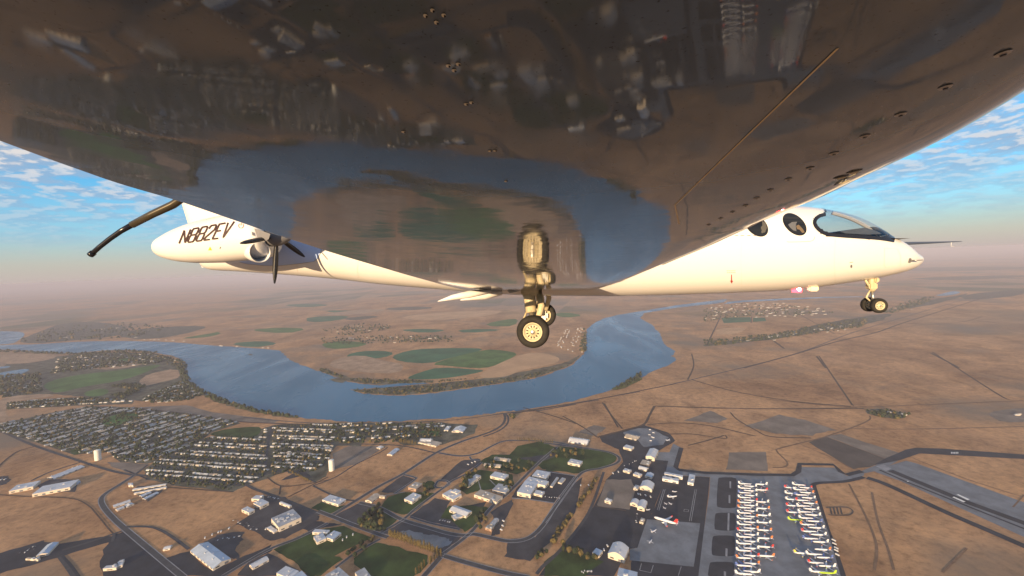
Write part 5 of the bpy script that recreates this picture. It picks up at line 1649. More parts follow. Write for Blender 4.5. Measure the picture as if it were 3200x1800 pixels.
def fus_at(f):
    t, b, w = float(pchip(fx, ft, f)[0]), float(pchip(fx, fb, f)[0]), float(pchip(fx, fw, f)[0])
    return (t + b) / 2, max(0.004, (t - b) / 2), w


def fus_side(f, u):
    """port coordinate of the starboard skin at (fore, up)"""
    c, h, w = fus_at(f)
    q = min(0.999, abs((u - c) / h))
    return -w * (1 - q ** NE) ** (1 / NE)


def pix_on_side(x, y, side=fus_side):
    off = 0.9
    for _ in range(6):
        p = pf(x, y, off)
        off = -side(p.x, p.z)
    return pf(x, y, off)


W3 = lambda p: (2200 + p[0] / 3.0306, 600 + p[1] / 3.0306)
Z1 = lambda p: (450 + p[0] / 4.14, 580 + p[1] / 4.14)
# stations, dense around the windscreen
f_ws0, f_ws1 = pix_on_side(2530, 705).x - 0.05, pf(2800, 750).x
fs_ = np.unique(np.concatenate([np.linspace(fx[0], fx[-1], 120), np.linspace(f_ws0, f_ws1, 110), fx[-1] - np.linspace(0, 0.5, 16) ** 1.5, fx[0] + np.linspace(0, 0.5, 12) ** 1.5]))
NR = 112
fv, ff = [], []
for f in fs_:
    c, h, w = fus_at(f)
    for k in range(NR):
        a = 2 * math.pi * k / NR
        ca, sa = math.cos(a), math.sin(a)
        fv.append(Vector((f, w * math.copysign(abs(ca) ** (2 / NE), ca), c + h * math.copysign(abs(sa) ** (2 / NE), sa))))
for i in range(len(fs_) - 1):
    for k in range(NR):
        a, b = i * NR + k, i * NR + (k + 1) % NR
        ff.append((a, b, b + NR, a + NR))
ff.append(tuple(range(NR - 1, -1, -1)))
ff.append(tuple(range((len(fs_) - 1) * NR, len(fs_) * NR)))
# windscreen outline in side view
outer = [W3(p) for p in [(1030, 285), (1042, 248), (1072, 222), (1130, 206), (1230, 150), (1500, 200), (1850, 420), (1800, 462), (1650, 448), (1400, 432), (1250, 424), (1160, 412), (1100, 384), (1055, 340)]]
inner = [W3(p) for p in [(1058, 290), (1066, 262), (1090, 240), (1135, 228), (1235, 165), (1500, 215), (1760, 400), (1700, 428), (1600, 424), (1400, 408), (1260, 398), (1180, 388), (1130, 366), (1080, 326)]]
o2 = [(pix_on_side(*p).x, pix_on_side(*p).z) for p in outer]
i2 = [(pix_on_side(*p).x, pix_on_side(*p).z) for p in inner]
# the outline continues over the crown of the fuselage
def lift(pl):
    out = []
    for (x, z) in pl:
        c, h, w = fus_at(x)
        out.append((x, z if z < c + h * 0.985 else c + h + 0.3))
    return out
o2, i2 = lift(o2), lift(i2)
skin, frame_f, glass_f = [], [], []
for f in ff:
    c = sum((fv[k] for k in f), Vector()) / len(f)
    if f_ws0 - 0.1 < c.x < f_ws1 + 0.2 and inside((c.x, c.z), o2):
        (glass_f if inside((c.x, c.z), i2) else frame_f).append(f)
    else:
        skin.append(f)


def sub(name, faces, m, grow=0.0, smooth=True, parent=None):
    used = sorted({k for f in faces for k in f})
    mp = {k: i for i, k in enumerate(used)}
    vs = []
    for k in used:
        v = fv[k].copy()
        if grow:
            c, h, w = fus_at(v.x)
            v += Vector((0, v.y, v.z - c)).normalized() * grow
        vs.append(v)
    return mesh_obj(name, vs, [tuple(mp[k] for k in f) for f in faces], m, parent or plane, smooth=smooth)


fus = sub('fuselage', skin, M_PAINT)


def glass_material():
    m = bpy.data.materials.new('windscreen_glass')
    m.use_nodes = True
    nt = m.node_tree
    N, L = nt.nodes, nt.links
    N.remove(N['Principled BSDF'])
    tr = N.new('ShaderNodeBsdfTransparent')
    tr.inputs[0].default_value = (0.90, 0.93, 0.95, 1)
    gl = N.new('ShaderNodeBsdfGlossy')
    gl.inputs['Roughness'].default_value = 0.02
    lw = N.new('ShaderNodeLayerWeight')
    lw.inputs[0].default_value = 0.5
    pw = N.new('ShaderNodeMath')
    pw.operation = 'POWER'
    pw.inputs[1].default_value = 4.0
    L.new(lw.outputs['Facing'], pw.inputs[0])
    fr = N.new('ShaderNodeMath')
    fr.operation = 'MULTIPLY_ADD'
    fr.inputs[1].default_value = 0.8
    fr.inputs[2].default_value = 0.05
    L.new(pw.outputs[0], fr.inputs[0])
    mx = N.new('ShaderNodeMixShader')
    L.new(fr.outputs[0], mx.inputs[0])
    L.new(tr.outputs[0], mx.inputs[1])
    L.new(gl.outputs[0], mx.inputs[2])
    L.new(mx.outputs[0], N['Material Output'].inputs['Surface'])
    return m


ws = sub('windscreen', glass_f, glass_material())
sub('windscreen_frame', frame_f, M_BLACK, 0.004)


def tube(name, P, r, m, parent=None, n=10, cap=True):
    P = [Vector(p) for p in P]
    rs = r if isinstance(r, (list, tuple)) else [r] * len(P)
    vs, fs = [], []
    prev = None
    for i, p in enumerate(P):
        d = (P[min(i + 1, len(P) - 1)] - P[max(i - 1, 0)]).normalized()
        a = d.orthogonal().normalized() if prev is None else (prev - d * prev.dot(d)).normalized()
        prev = a
        b = d.cross(a)
        for k in range(n):
            t = 2 * math.pi * k / n
            vs.append(p + (a * math.cos(t) + b * math.sin(t)) * rs[i])
    for i in range(len(P) - 1):
        for k in range(n):
            q, w = i * n + k, i * n + (k + 1) % n
            fs.append((q, w, w + n, q + n))
    if cap:
        fs.append(tuple(range(n - 1, -1, -1)))
        fs.append(tuple(range((len(P) - 1) * n, len(P) * n)))
    return mesh_obj(name, vs, fs, m, parent or plane, smooth=True)


def box(name, c, size, m, parent=None, rot=None, bev=0.0):
    bm = bmesh.new()
    bmesh.ops.create_cube(bm, size=1.0)
    for v in bm.verts:
        v.co = Vector((v.co.x * size[0], v.co.y * size[1], v.co.z * size[2]))
    if bev:
        bmesh.ops.bevel(bm, geom=list(bm.edges), offset=bev, segments=2, affect='EDGES')
    M = Matrix.Translation(Vector(c)) @ (rot.to_4x4() if rot else Matrix.Identity(4))
    bm.transform(M)
    me = bpy.data.meshes.new(name)
    bm.to_mesh(me)
    bm.free()
    me.materials.append(m)
    return link(bpy.data.objects.new(name, me), parent or plane)


ribbon_later = [W3(p) for p in [(1150, 212), (1105, 222), (1068, 243), (1048, 272), (1047, 300), (1068, 338), (1115, 377), (1170, 399), (1260, 411), (1400, 421), (1650, 438), (1800, 460)]]
# centre post of the windscreen, cockpit floor, coaming and rear bulkhead
post = []
for x in np.linspace(2600, 2745, 14):
    f = pf(x, 700).x
    c, h, w = fus_at(f)
    post.append(Vector((f, 0, c + h - 0.01)))
tube('centre_post', post, 0.035, mat('post_grey', (0.45, 0.44, 0.43), 0.5), ws)
fl = pf(*W3((1400, 445))).z
vs = []
f0, f1 = pf(2546, 745).x, pf(2790, 745).x
for f in np.linspace(f0, f1, 12):
    w = fus_at(f)[2] * 0.93
    vs += [Vector((f, -w, fl - 0.03)), Vector((f, w, fl - 0.03))]
mesh_obj('cockpit_floor', vs, [(2 * i, 2 * i + 2, 2 * i + 3, 2 * i + 1) for i in range(11)], M_GREYIN, plane)
cp = [W3(p) for p in [(1150, 392), (1200, 385), (1260, 372), (1370, 358), (1450, 378), (1530, 412), (1400, 420), (1200, 410)]]
cpa = [pf(*p) for p in cp]
n_ = len(cpa)
mesh_obj('instrument_panel', [v + Vector((0, -0.45, 0)) for v in cpa] + [v + Vector((0, 0.45, 0)) for v in cpa], [tuple(range(n_)), tuple(range(2 * n_ - 1, n_ - 1, -1))] + [((i + 1) % n_, i, n_ + i, n_ + (i + 1) % n_) for i in range(n_)], mat('panel_blue_grey', (0.05, 0.06, 0.08), 0.5), plane)


def patch(name, outline_px, m, side=fus_side, grow=0.006, parent=None, rings=6, loop=True):
    """flat shape in the picture laid on a curved skin"""
    P = [pix_on_side(x, y, side) for x, y in outline_px]
    c = sum(P, Vector()) / len(P)
    n = len(P)
    vs, fs = [], []
    for r in range(rings, 0, -1):
        t = r / rings
        for p in P:
            q = c.lerp(p, t)
            vs.append(Vector((q.x, side(q.x, q.z) - grow, q.z)))
    vs.append(Vector((c.x, side(c.x, c.z) - grow, c.z)))
    for r in range(rings - 1):
        for k in range(n):
            a, b = r * n + k, r * n + (k + 1) % n
            fs.append((a, b, b + n, a + n))
    b = (rings - 1) * n
    for k in range(n):
        fs.append((b + k, b + (k + 1) % n, rings * n))
    return mesh_obj(name, vs, fs, m, parent or plane, smooth=True)


def oval(cx_, cy_, a, b, tilt, n=36):
    out = []
    for k in range(n):
        t = 2 * math.pi * k / n
        x, y = a * math.cos(t), b * math.sin(t)
        out.append((cx_ + x * math.cos(tilt) - y * math.sin(tilt), cy_ + x * math.sin(tilt) + y * math.cos(tilt)))
    return out


M_SEAT = mat('darkened_leather', (0.13, 0.095, 0.06), 0.6)  # flat seat shapes on the outer panes, colours darkened to offset direct sun
w1 = patch('cabin_window', oval(2483, 701, 44, 27, 0.72), M_BLACK, grow=0.004)
patch('pane', oval(2483, 701, 40, 23.5, 0.72), M_DGLASS, grow=0.008, parent=w1)
patch('seat_back', [(2462, 702), (2474, 694), (2490, 693), (2486, 706), (2488, 722), (2478, 720), (2468, 711)], mat('darkened_seat_grey', (0.10, 0.105, 0.115), 0.6), grow=0.0095, parent=w1, rings=3)
patch('seat', [(2487, 706), (2495, 702), (2508, 716), (2514, 726), (2506, 728), (2498, 718), (2490, 716)], M_SEAT, grow=0.0097, parent=w1, rings=3)
w2 = patch('cabin_window', oval(2364, 705, 42, 28, 0.72), M_BLACK, grow=0.004)
patch('pane', oval(2364, 705, 38.5, 24.5, 0.72), M_DGLASS, grow=0.008, parent=w2)
patch('seat', [(2381, 690), (2392, 697), (2396, 712), (2390, 726), (2379, 729), (2377, 712)], mat('darkened_trim_grey', (0.075, 0.072, 0.065), 0.6), grow=0.0095, parent=w2, rings=3)


def catpx(P):
    return [(v.x, v.y) for v in catmull([Vector((a, b, 0)) for a, b in P], 6)]


def ribbon(name, pts, wpx, m, side=fus_side, grow=0.005, parent=None, closed=False):
    """thin line on a skin"""
    Q = [Vector((x, y)) for x, y in pts]
    if closed:
        Q.append(Q[0])
    R = []
    for i in range(len(Q) - 1):
        k = max(2, int((Q[i + 1] - Q[i]).length / 4))
        R += [Q[i].lerp(Q[i + 1], j / k) for j in range(k)]
    R.append(Q[-1])
    vs, fs = [], []
    for i, p in enumerate(R):
        d = (R[min(i + 1, len(R) - 1)] - R[max(i - 1, 0)])
        d.normalize()
        nn = Vector((-d.y, d.x)) * wpx / 2
        for s in (-1, 1):
            q = pix_on_side(p.x + nn.x * s, p.y + nn.y * s, side)
            vs.append(q + Vector((0, -grow, 0)))
    for i in range(len(R) - 1):
        fs.append((2 * i, 2 * i + 1, 2 * i + 3, 2 * i + 2))
    return mesh_obj(name, vs, fs, m, parent or plane)


ribbon('windscreen_seal', catpx(ribbon_later), 11.0, M_BLACK, grow=0.012)
ribbon('door_seam', [W3(p) for p in [(785, 468), (800, 474), (900, 472), (1010, 466), (1035, 455), (1047, 435), (1047, 422)]], 1.3, M_LINE)
ribbon('nose_hatch_seam', [W3(p) for p in [(1710, 532), (1830, 538), (1860, 600), (1860, 690), (1720, 715), (1705, 690), (1710, 532)]], 0.8, mat('faint_gap', (0.62, 0.58, 0.52), 0.7))
for x_, y0_, y1_ in ((2318, 722, 905), (2610, 745, 885), (1120, 815, 868), (930, 800, 850)):
    ribbon('skin_joint', [(x_, y0_), (x_ - 3, (y0_ + y1_) / 2), (x_, y1_)], 0.7, MATS['faint_gap'], grow=0.004)
for a, b in ((228, 262), (290, 322), (345, 380), (405, 440), (465, 498)):
    ribbon('stencil_mark', [W3((a, 413)), W3((b, 411))], 1.5, M_LETTER)
for k in range(5):
    ribbon('stencil_mark', [W3((215 + k * 17, 747)), W3((228 + k * 17, 746))], 1.6, mat('stencil_tan', (0.30, 0.20, 0.14), 0.6))
    ribbon('stencil_mark', [W3((217 + k * 17, 765)), W3((230 + k * 17, 764))], 1.6, MATS['stencil_tan'])
    ribbon('stencil_mark', [W3((275 + k * 28, 391)), W3((293 + k * 28, 389))], 1.2, mat('stencil_faint', (0.62, 0.50, 0.42), 0.6))
M_RED = mat('stencil_red', (0.35, 0.03, 0.025), 0.5)
ribbon('stencil_arrow', [W3((260, 782)), W3((260, 845))], 3.0, M_RED)
patch('stencil_arrow_head', [W3(p) for p in [(246, 840), (275, 840), (262, 868)]], M_RED, rings=2)
patch('static_port', oval(*W3((1394, 704)), 3.2, 5.2, 0), M_GREYIN, rings=2)
ribbon('stencil_mark', [W3((1378, 668)), W3((1410, 664))], 1.6, MATS['stencil_tan'])
pp = pix_on_side(*W3((1944, 648)))
box('probe_base', pp + Vector((0, -0.015, 0)), (0.035, 0.05, 0.085), M_GREYIN, bev=0.01)
tube('pitot_probe', [pp + Vector((0, -0.03, 0)), pp + Vector((0.05, -0.08, 0.0)), pp + Vector((0.16, -0.08, 0.005))], [0.012, 0.011, 0.007], M_STEEL)

# flight-test air data boom beyond the nose
b0, b1, b2 = pf(2785, 762, -0.3), pf(2900, 758.5, -0.3), pf(3005, 754.5, -0.3)
bm_ = tube('air_data_boom', [b0, b0.lerp(b1, 0.5), b1, b1.lerp(b2, 0.6), b2], [0.034, 0.030, 0.022, 0.013, 0.005], mat('boom_blue_grey', (0.07, 0.09, 0.14), 0.3, metal=0.3))
v0 = pf(2973, 756, -0.3)
tube('vane', [v0, v0 + Vector((0, 0, -0.085)), v0 + Vector((0.06, 0, -0.09))], 0.004, M_PAINT, bm_, 6)

# anti-collision beacons, landing light box
M_BEACON = mat('beacon_glow', (0.8, 0.02, 0.02), 0.3, emit=(1.0, 0.04, 0.06), estr=5.0)
M_LAMP = mat('beacon_lamp', (0.9, 0.5, 0.5), 0.3, emit=(1.0, 0.6, 0.6), estr=30)


def beacon(c, r):
    root = tube('beacon', [c + Vector((0, 0, -r * 0.9)), c, c + Vector((0, 0, r * 0.7)), c + Vector((0, 0, r))], [r * 1.1, r * 1.15, r * 0.8, r * 0.2], M_BEACON, n=14)
    tube('lamp', [c + Vector((0, -r * 1.02, -r * 0.35)), c + Vector((0, -r * 1.08, 0)), c + Vector((0, -r * 1.02, r * 0.35))], [r * 0.3, r * 0.5, r * 0.3], M_LAMP, root, 12)
    return root


c, h, w = fus_at(pf(2433, 650).x)
bt = pf(2433, 651, 0.25)
beacon(bt, 0.042)
bb = pf(2490, 903, 0.15)
beacon(bb, 0.075)
lb = pf(2540, 901, 0.3)
box('light_housing', lb, (0.16, 0.12, 0.11), mat('landing_light', (0.75, 0.68, 0.5), 0.3), bev=0.02)

# ---- fin, tailplane
TE0, TE1 = pf(*Z1((575, 505))), pf(*Z1((490, 235)))
dte = (TE1 - TE0)
k_ = (3.35 - TE0.z) / dte.z
TEt = TE0 + dte * k_
TEb = TE0 + dte * ((0.6 - TE0.z) / dte.z)
fin_pts = [(TEb.x, TEb.z), (TEt.x, TEt.z), (TEt.x + 1.25, TEt.z), (TEb.x + 3.1, 0.95)]
vs, fs = [], []
for (x0, z0), (x1, z1) in (((fin_pts[0][0], fin_pts[0][1]), (fin_pts[3][0], fin_pts[3][1])), ((fin_pts[1][0], fin_pts[1][1]), (fin_pts[2][0], fin_pts[2][1]))):
    for t in np.linspace(0, 1, 14):
        x, z = x0 + (x1 - x0) * t, z0 + (z1 - z0) * t
        th = 0.10 * math.sqrt(max(0, 1 - t)) * (t * 1.6 + 0.04) * 1.3
        vs += [Vector((x, -th, z)), Vector((x, th, z))]
for i in range(13):
    a, b = 2 * i, 28 + 2 * i
    fs += [(a, a + 2, b + 2, b), (a + 1, b + 1, b + 3, a + 3)]
fs.append((0, 28, 29, 1))
mesh_obj('tail_fin', vs, fs, M_PAINT, plane, smooth=True)
for sg in (-1, 1):
    x0 = TEt.x - 0.1
    mesh_obj('tailplane', *slab([(x0 + 1.3, 0, 3.36), (x0 + 0.75, sg * 2.7, 3.40), (x0 + 0.1, sg * 2.7, 3.40), (x0, 0, 3.36)], 0.07), M_PAINT, plane)

# ---- engine nacelles on the rear fuselage
NST = [(490, 764, 781, .05), (494, 755, 791, .13), (504, 747, 799, .20), (530, 734, 810, .30), (571, 714, 818.5, .38), (620, 696, 822, .43), (691, 677, 821, .46), (752, 668, 816, .46), (800, 667, 811, .44), (832, 676, 805, .40), (846, 690, 796, .34)]
NOFF = 1.72
nx, ntp, nbt, nw = [], [], [], []
for x, t, b, w in NST:
    a, c = pf(x, t, NOFF), pf(x, b, NOFF)
    nx.append((a.x + c.x) / 2); ntp.append(a.z); nbt.append(c.z); nw.append(w)
order = np.argsort(nx)
nx, ntp, nbt, nw = [np.array(v)[order] for v in (nx, ntp, nbt, nw)]


def nac_side(f, u):
    t, b, w = float(pchip(nx, ntp, f)[0]), float(pchip(nx, nbt, f)[0]), float(pchip(nx, nw, f)[0])
    c, h = (t + b) / 2, (t - b) / 2
    q = min(0.995, abs((u - c) / h))
    return -NOFF - w * (1 - q ** 2.3) ** (1 / 2.3)


def nac_pix(x, y):
    return pix_on_side(x, y, nac_side)


M_BLADE = mat('propeller_black', (0.02, 0.02, 0.022), 0.35)
hubz, hubf = pf(864, 738, NOFF).z, pf(864, 738, NOFF).x


def nacelle(sg):
    vs, fs = [], []
    N2 = 40
    xs = np.unique(np.concatenate([np.linspace(nx[0], nx[-1], 40), nx[0] + np.linspace(0, .3, 10) ** 1.4]))
    for f in xs:
        t, b, w = float(pchip(nx, ntp, f)[0]), float(pchip(nx, nbt, f)[0]), float(pchip(nx, nw, f)[0])
        c, h = (t + b) / 2, (t - b) / 2
        for k in range(N2):
            a = 2 * math.pi * k / N2
            ca, sa = math.cos(a), math.sin(a)
            vs.append(Vector((f, sg * (-NOFF) + w * math.copysign(abs(ca) ** (2 / 2.3), ca), c + h * math.copysign(abs(sa) ** (2 / 2.3), sa))))
    for i in range(len(xs) - 1):
        for k in range(N2):
            a, b = i * N2 + k, i * N2 + (k + 1) % N2
            fs.append((a, b, b + N2, a + N2))
    fs += [tuple(range(N2 - 1, -1, -1)), tuple(range((len(xs) - 1) * N2, len(xs) * N2))]
    na = mesh_obj('nacelle', vs, fs, M_PAINT, plane, smooth=True)
    # pylon
    pz = float(pchip(nx, ntp, pf(690, 740, NOFF).x)[0]) - 0.33
    fa, fb_ = pf(600, 740, NOFF).x, pf(790, 740, NOFF).x
    mesh_obj('pylon', *slab([(fb_, sg * -1.5, pz), (fb_ + 0.15, sg * -0.2, pz - 0.02), (fa - 0.3, sg * -0.2, pz - 0.02), (fa, sg * -1.5, pz)], 0.14), M_PAINT, plane)
    # spinner and five blades
    hub = Vector((hubf, sg * -NOFF, hubz))
    sp = tube('spinner', [hub + Vector((x, 0, 0)) for x in (-0.16, -0.05, 0.05, 0.16, 0.26, 0.33)], [0.20, 0.20, 0.185, 0.15, 0.09, 0.02], M_PAINT if sg < 0 else M_GREYIN, n=18)
    for k in range(5):
        a = math.radians(-84 + 72 * k)
        rad = Vector((0, -sg * math.cos(a), math.sin(a)))
        tan = Vector((0, -rad.z, rad.y))
        vs, fs = [], []
        for i, t in enumerate(np.linspace(0, 1, 9)):
            r = 0.14 + 0.78 * t
            chord = 0.085 * (0.55 + 1.0 * math.sin(math.pi * min(1, 0.12 + t * 0.82)) * 0.6) * (1 - max(0, t - 0.85) * 3.2)
            tw = math.radians(62 - 40 * t)
            cd = (Vector((1, 0, 0)) * math.sin(tw) + tan * math.cos(tw))
            nd = (Vector((1, 0, 0)) * math.cos(tw) - tan * math.sin(tw))
            c = hub + rad * r
            vs += [c - cd * chord / 2, c + nd * 0.012, c + cd * chord / 2, c - nd * 0.012]
        for i in range(8):
            for q in range(4):
                a_, b_ = 4 * i + q, 4 * i + (q + 1) % 4
                fs.append((a_, b_, b_ + 4, a_ + 4))
        fs += [(0, 1, 2, 3), (35, 34, 33, 32)]
        mesh_obj('propeller_blade', vs, fs, M_BLADE, plane, smooth=True)
    return na


nac = nacelle(1)
nacelle(-1)
# cooling inlet scoop of the nearer nacelle: flared lip and dark throat
ic = nac_pix(808, 788)
ax = Vector((0.90, -0.42, -0.06)).normalized()
bx = ax.orthogonal().normalized()
by = ax.cross(bx)


def ring_geo(stations, c0, n=28):
    vs, fs = [], []
    for (d, r) in stations:
        for k in range(n):
            t = 2 * math.pi * k / n
            vs.append(c0 + ax * d + (bx * math.cos(t) + by * math.sin(t)) * r)
    for i in range(len(stations) - 1):
        for k in range(n):
            a, b = i * n + k, i * n + (k + 1) % n
            fs.append((a, b, b + n, a + n))
    return vs, fs


ic = ic + ax * 0.02
mesh_obj('inlet_scoop', *ring_geo([(-0.62, 0.05), (-0.4, 0.13), (-0.15, 0.185), (0.02, 0.20), (0.05, 0.19), (0.03, 0.175), (-0.05, 0.165)], ic), M_PAINT, nac, smooth=True)
v_, f_ = ring_geo([(-0.05, 0.166), (-0.16, 0.13), (-0.2, 0.01)], ic)
mesh_obj('inlet_throat', v_, f_, mat('throat_grey', (0.22, 0.22, 0.23), 0.5), nac, smooth=True)
# dark shutters behind the propeller
patch('cowl_vent', [Z1(p) for p in [(1436, 556), (1500, 575), (1640, 625), (1620, 690), (1560, 735), (1510, 740), (1470, 660)]], M_GREYIN, nac_side, 0.012, nac, 3)
patch('cowl_vent', [Z1(p) for p in [(1395, 595), (1435, 612), (1445, 650), (1408, 645)]], M_GREYIN, nac_side, 0.008, nac, 2)
patch('warning_triangle', [Z1(p) for p in [(832, 838), (856, 790), (880, 838)]], mat('warning_yellow', (0.65, 0.52, 0.02), 0.5), nac_side, 0.006, nac, 2)
patch('drain_slot', [Z1(p) for p in [(978, 818), (988, 790), (998, 793), (988, 820)]], M_GREYIN, nac_side, 0.006, nac, 2)
ribbon('panel_seam', [Z1(p) for p in [(580, 503), (800, 440), (1000, 392)]], 0.9, mat('faint_gap', (0.62, 0.58, 0.52), 0.7), nac_side, 0.005, nac)
# power symbol beside the registration
pc = Z1((1258, 518))
ribbon('power_symbol_ring', [(pc[0] + 7.6 * math.sin(t), pc[1] - 7.6 * math.cos(t)) for t in np.linspace(0.65, 2 * math.pi - 0.65, 22)], 1.8, mat('symbol_brown', (0.25, 0.12, 0.07), 0.5), nac_side, 0.006, nac)
ribbon('power_symbol_bar', [(pc[0] + 0.5, pc[1] - 9), (pc[0] - 0.5, pc[1] - 0.5)], 2.0, mat('symbol_orange', (0.5, 0.16, 0.05), 0.5), nac_side, 0.006, nac)
# registration letters, each one its own piece
BLq, BRq, TRq, TLq = [Vector(Z1(p)) for p in [(440, 757), (1082, 672), (1192, 455), (512, 577)]]
SEGS = {'N': [[(0, 0), (0, 1)], [(0, 1), (1, 0)], [(1, 0), (1, 1)]], '8': [[(.12, 0), (.88, 0), (1, .1), (1, .42), (.88, .52), (.12, .52), (0, .42), (0, .1), (.12, 0)], [(.12, .52), (0, .62), (0, .9), (.12, 1), (.88, 1), (1, .9), (1, .62), (.88, .52)]],
        '2': [[(0, .78), (0, .9), (.12, 1), (.88, 1), (1, .9), (1, .66), (.1, .22), (0, .1), (0, 0), (1, 0)]], 'E': [[(1, 0), (0, 0), (0, 1), (1, 1)], [(0, .52), (.82, .52)]], 'V': [[(0, 1), (.42, 0), (1, 1)]]}


def quad(s, t):
    return BLq.lerp(BRq, s).lerp(TLq.lerp(TRq, s), t)


adv = 1 / 6.0
for i, ch in enumerate('N882EV'):
    s0, s1 = i * adv + 0.022, (i + 1) * adv - 0.026
    for st in SEGS[ch]:
        pts = [quad(s0 + (s1 - s0) * a, 0.03 + 0.94 * b) for a, b in st]
        ribbon('letter', [(p.x, p.y) for p in pts], 5.2, M_LETTER, nac_side, 0.007, nac)

# polished ice shield beside the propeller, its sky reflection put into the blue colour
patch('ice_shield', [Z1(p) for p in [(1240, 990), (1350, 1015), (1560, 1035), (1760, 1036), (2000, 1010), (2200, 982), (2250, 940), (2290, 860), (2300, 822), (2150, 760), (1900, 690), (1600, 620), (1400, 650), (1280, 800)]], mat('ice_shield_sky_tint', (0.42, 0.56, 0.86), 0.25, metal=0.0, spec=0.5), grow=0.008, rings=10)
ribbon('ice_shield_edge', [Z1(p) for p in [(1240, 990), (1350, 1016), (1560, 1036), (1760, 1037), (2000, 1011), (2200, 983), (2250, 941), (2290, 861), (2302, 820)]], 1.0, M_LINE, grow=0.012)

# ---- wing: underside height (camera axes) along the span, chordwise shape, edges from the photograph
SP = np.array([-0.5, 0.15, 0.3, 0.6, 1.0, 1.5, 2.2, 3.5, 5.5, 7.0, 8.4, 9.4])
HB = np.array([0.106, 0.1085, 0.110, 0.1112, 0.1065, 0.0925, 0.068, 0.025, -0.018, -0.042, -0.058, -0.068])


def hb(s):
    return float(pchip(SP, HB, s)[0])


TEy = np.array([-1400, -600, 0, 440, 509, 575, 624, 714, 786, 832, 860, 885, 897, 910, 930])
TEx = np.array([-5400, -2960, -1150, 0, 186, 373, 547, 807, 1025, 1180, 1275, 1366, 1412, 1470, 1530])
LEy = np.array([-1400, -600, 0, 292, 360, 429, 484, 553, 627, 658, 702, 764, 814, 866, 885, 897, 910, 930])
LEx = np.array([5900, 4630, 3660, 3200, 3091, 2966, 2852, 2700, 2540, 2455, 2350, 2221, 2097, 1973, 1925, 1885, 1820, 1730])


def kspan(s):
    return float(np.interp(s, [0.45, 1.0, 2.0], [1.0, 0.45, 0.08]))


def rise(c, chord, s=0.3):
    """height of the underside above its lowest line, c = 0 trailing edge .. 1 leading edge"""
    r = 0.0
    if c < 0.42:
        d = 0.42 - c
        r += chord * (0.02 * d + 0.06 * d * d)
    if c > 0.60:
        d = c - 0.60
        r += chord * (0.02 * d + 0.06 * d * d)
    r *= kspan(s)
    if c > 0.86:
        q = (c - 0.86) / 0.14
        r += 0.018 * chord * (1 - math.sqrt(max(0, 1 - q * q)))
    return r


def edges(s):
    """fore-aft extent of the wing at depth s (camera axes)"""
    ss = max(s, 0.17)
    h = hb(s)
    ch = 0.8
    for _ in range(8):
        yt = 900 - F * (hb(ss) + rise(0, ch, ss)) / ss
        yl = 900 - F * (hb(ss) + rise(1, ch, ss) * 0.9) / ss
        xt = (float(np.interp(yt, TEy, TEx)) - 1600) / F * ss
        xl = (float(np.interp(yl, LEy, LEx)) - 1600) / F * ss
        ch = xl - xt
    if s < ss:
        ch *= 1 - 0.25 * (ss - s)
        m_ = (xl + xt) / 2
        xt, xl = m_ - ch / 2, m_ + ch / 2
    return xt, xl, ch


spans = np.concatenate([np.linspace(-0.40, 0.10, 10), np.linspace(0.12, 0.9, 70), np.linspace(0.92, 3.2, 60), np.linspace(3.3, 8.9, 50)])
ED = [edges(s) for s in spans]
ext = np.array(ED)
for it in range(3):                                # even out the traced edges
    for col_ in range(2):
        a = ext[:, col_].copy()
        a[2:-2] = (ext[:-4, col_] + ext[1:-3, col_] * 2 + ext[2:-2, col_] * 3 + ext[3:-1, col_] * 2 + ext[4:, col_]) / 9
        ext[:, col_] = a
ext[:, 2] = ext[:, 1] - ext[:, 0]
CC = np.concatenate([np.linspace(0, 0.84, 44), 1 - 0.16 * (1 - np.sin(np.linspace(0, math.pi / 2, 18)))[0:]])
CC = np.unique(np.round(CC, 5))


def wing_low(X, s):
    xt, xl = float(np.interp(s, spans, ext[:, 0])), float(np.interp(s, spans, ext[:, 1]))
    c = (X - xt) / (xl - xt)
    return hb(s) + rise(min(1, max(0, c)), xl - xt, s)


def wing_pix(x, y):
    """first point of the underside that the pixel sees"""
    d = ray(x, y)
    lo, hi = 0.08, 8.8
    for s in np.geomspace(0.08, 8.8, 700):
        if d.z * s >= wing_low(d.x * s, s):
            hi = s
            break
        lo = s
    for _ in range(30):
        m_ = (lo + hi) / 2
        if d.z * m_ >= wing_low(d.x * m_, m_):
            hi = m_
        else:
            lo = m_
    return d * hi


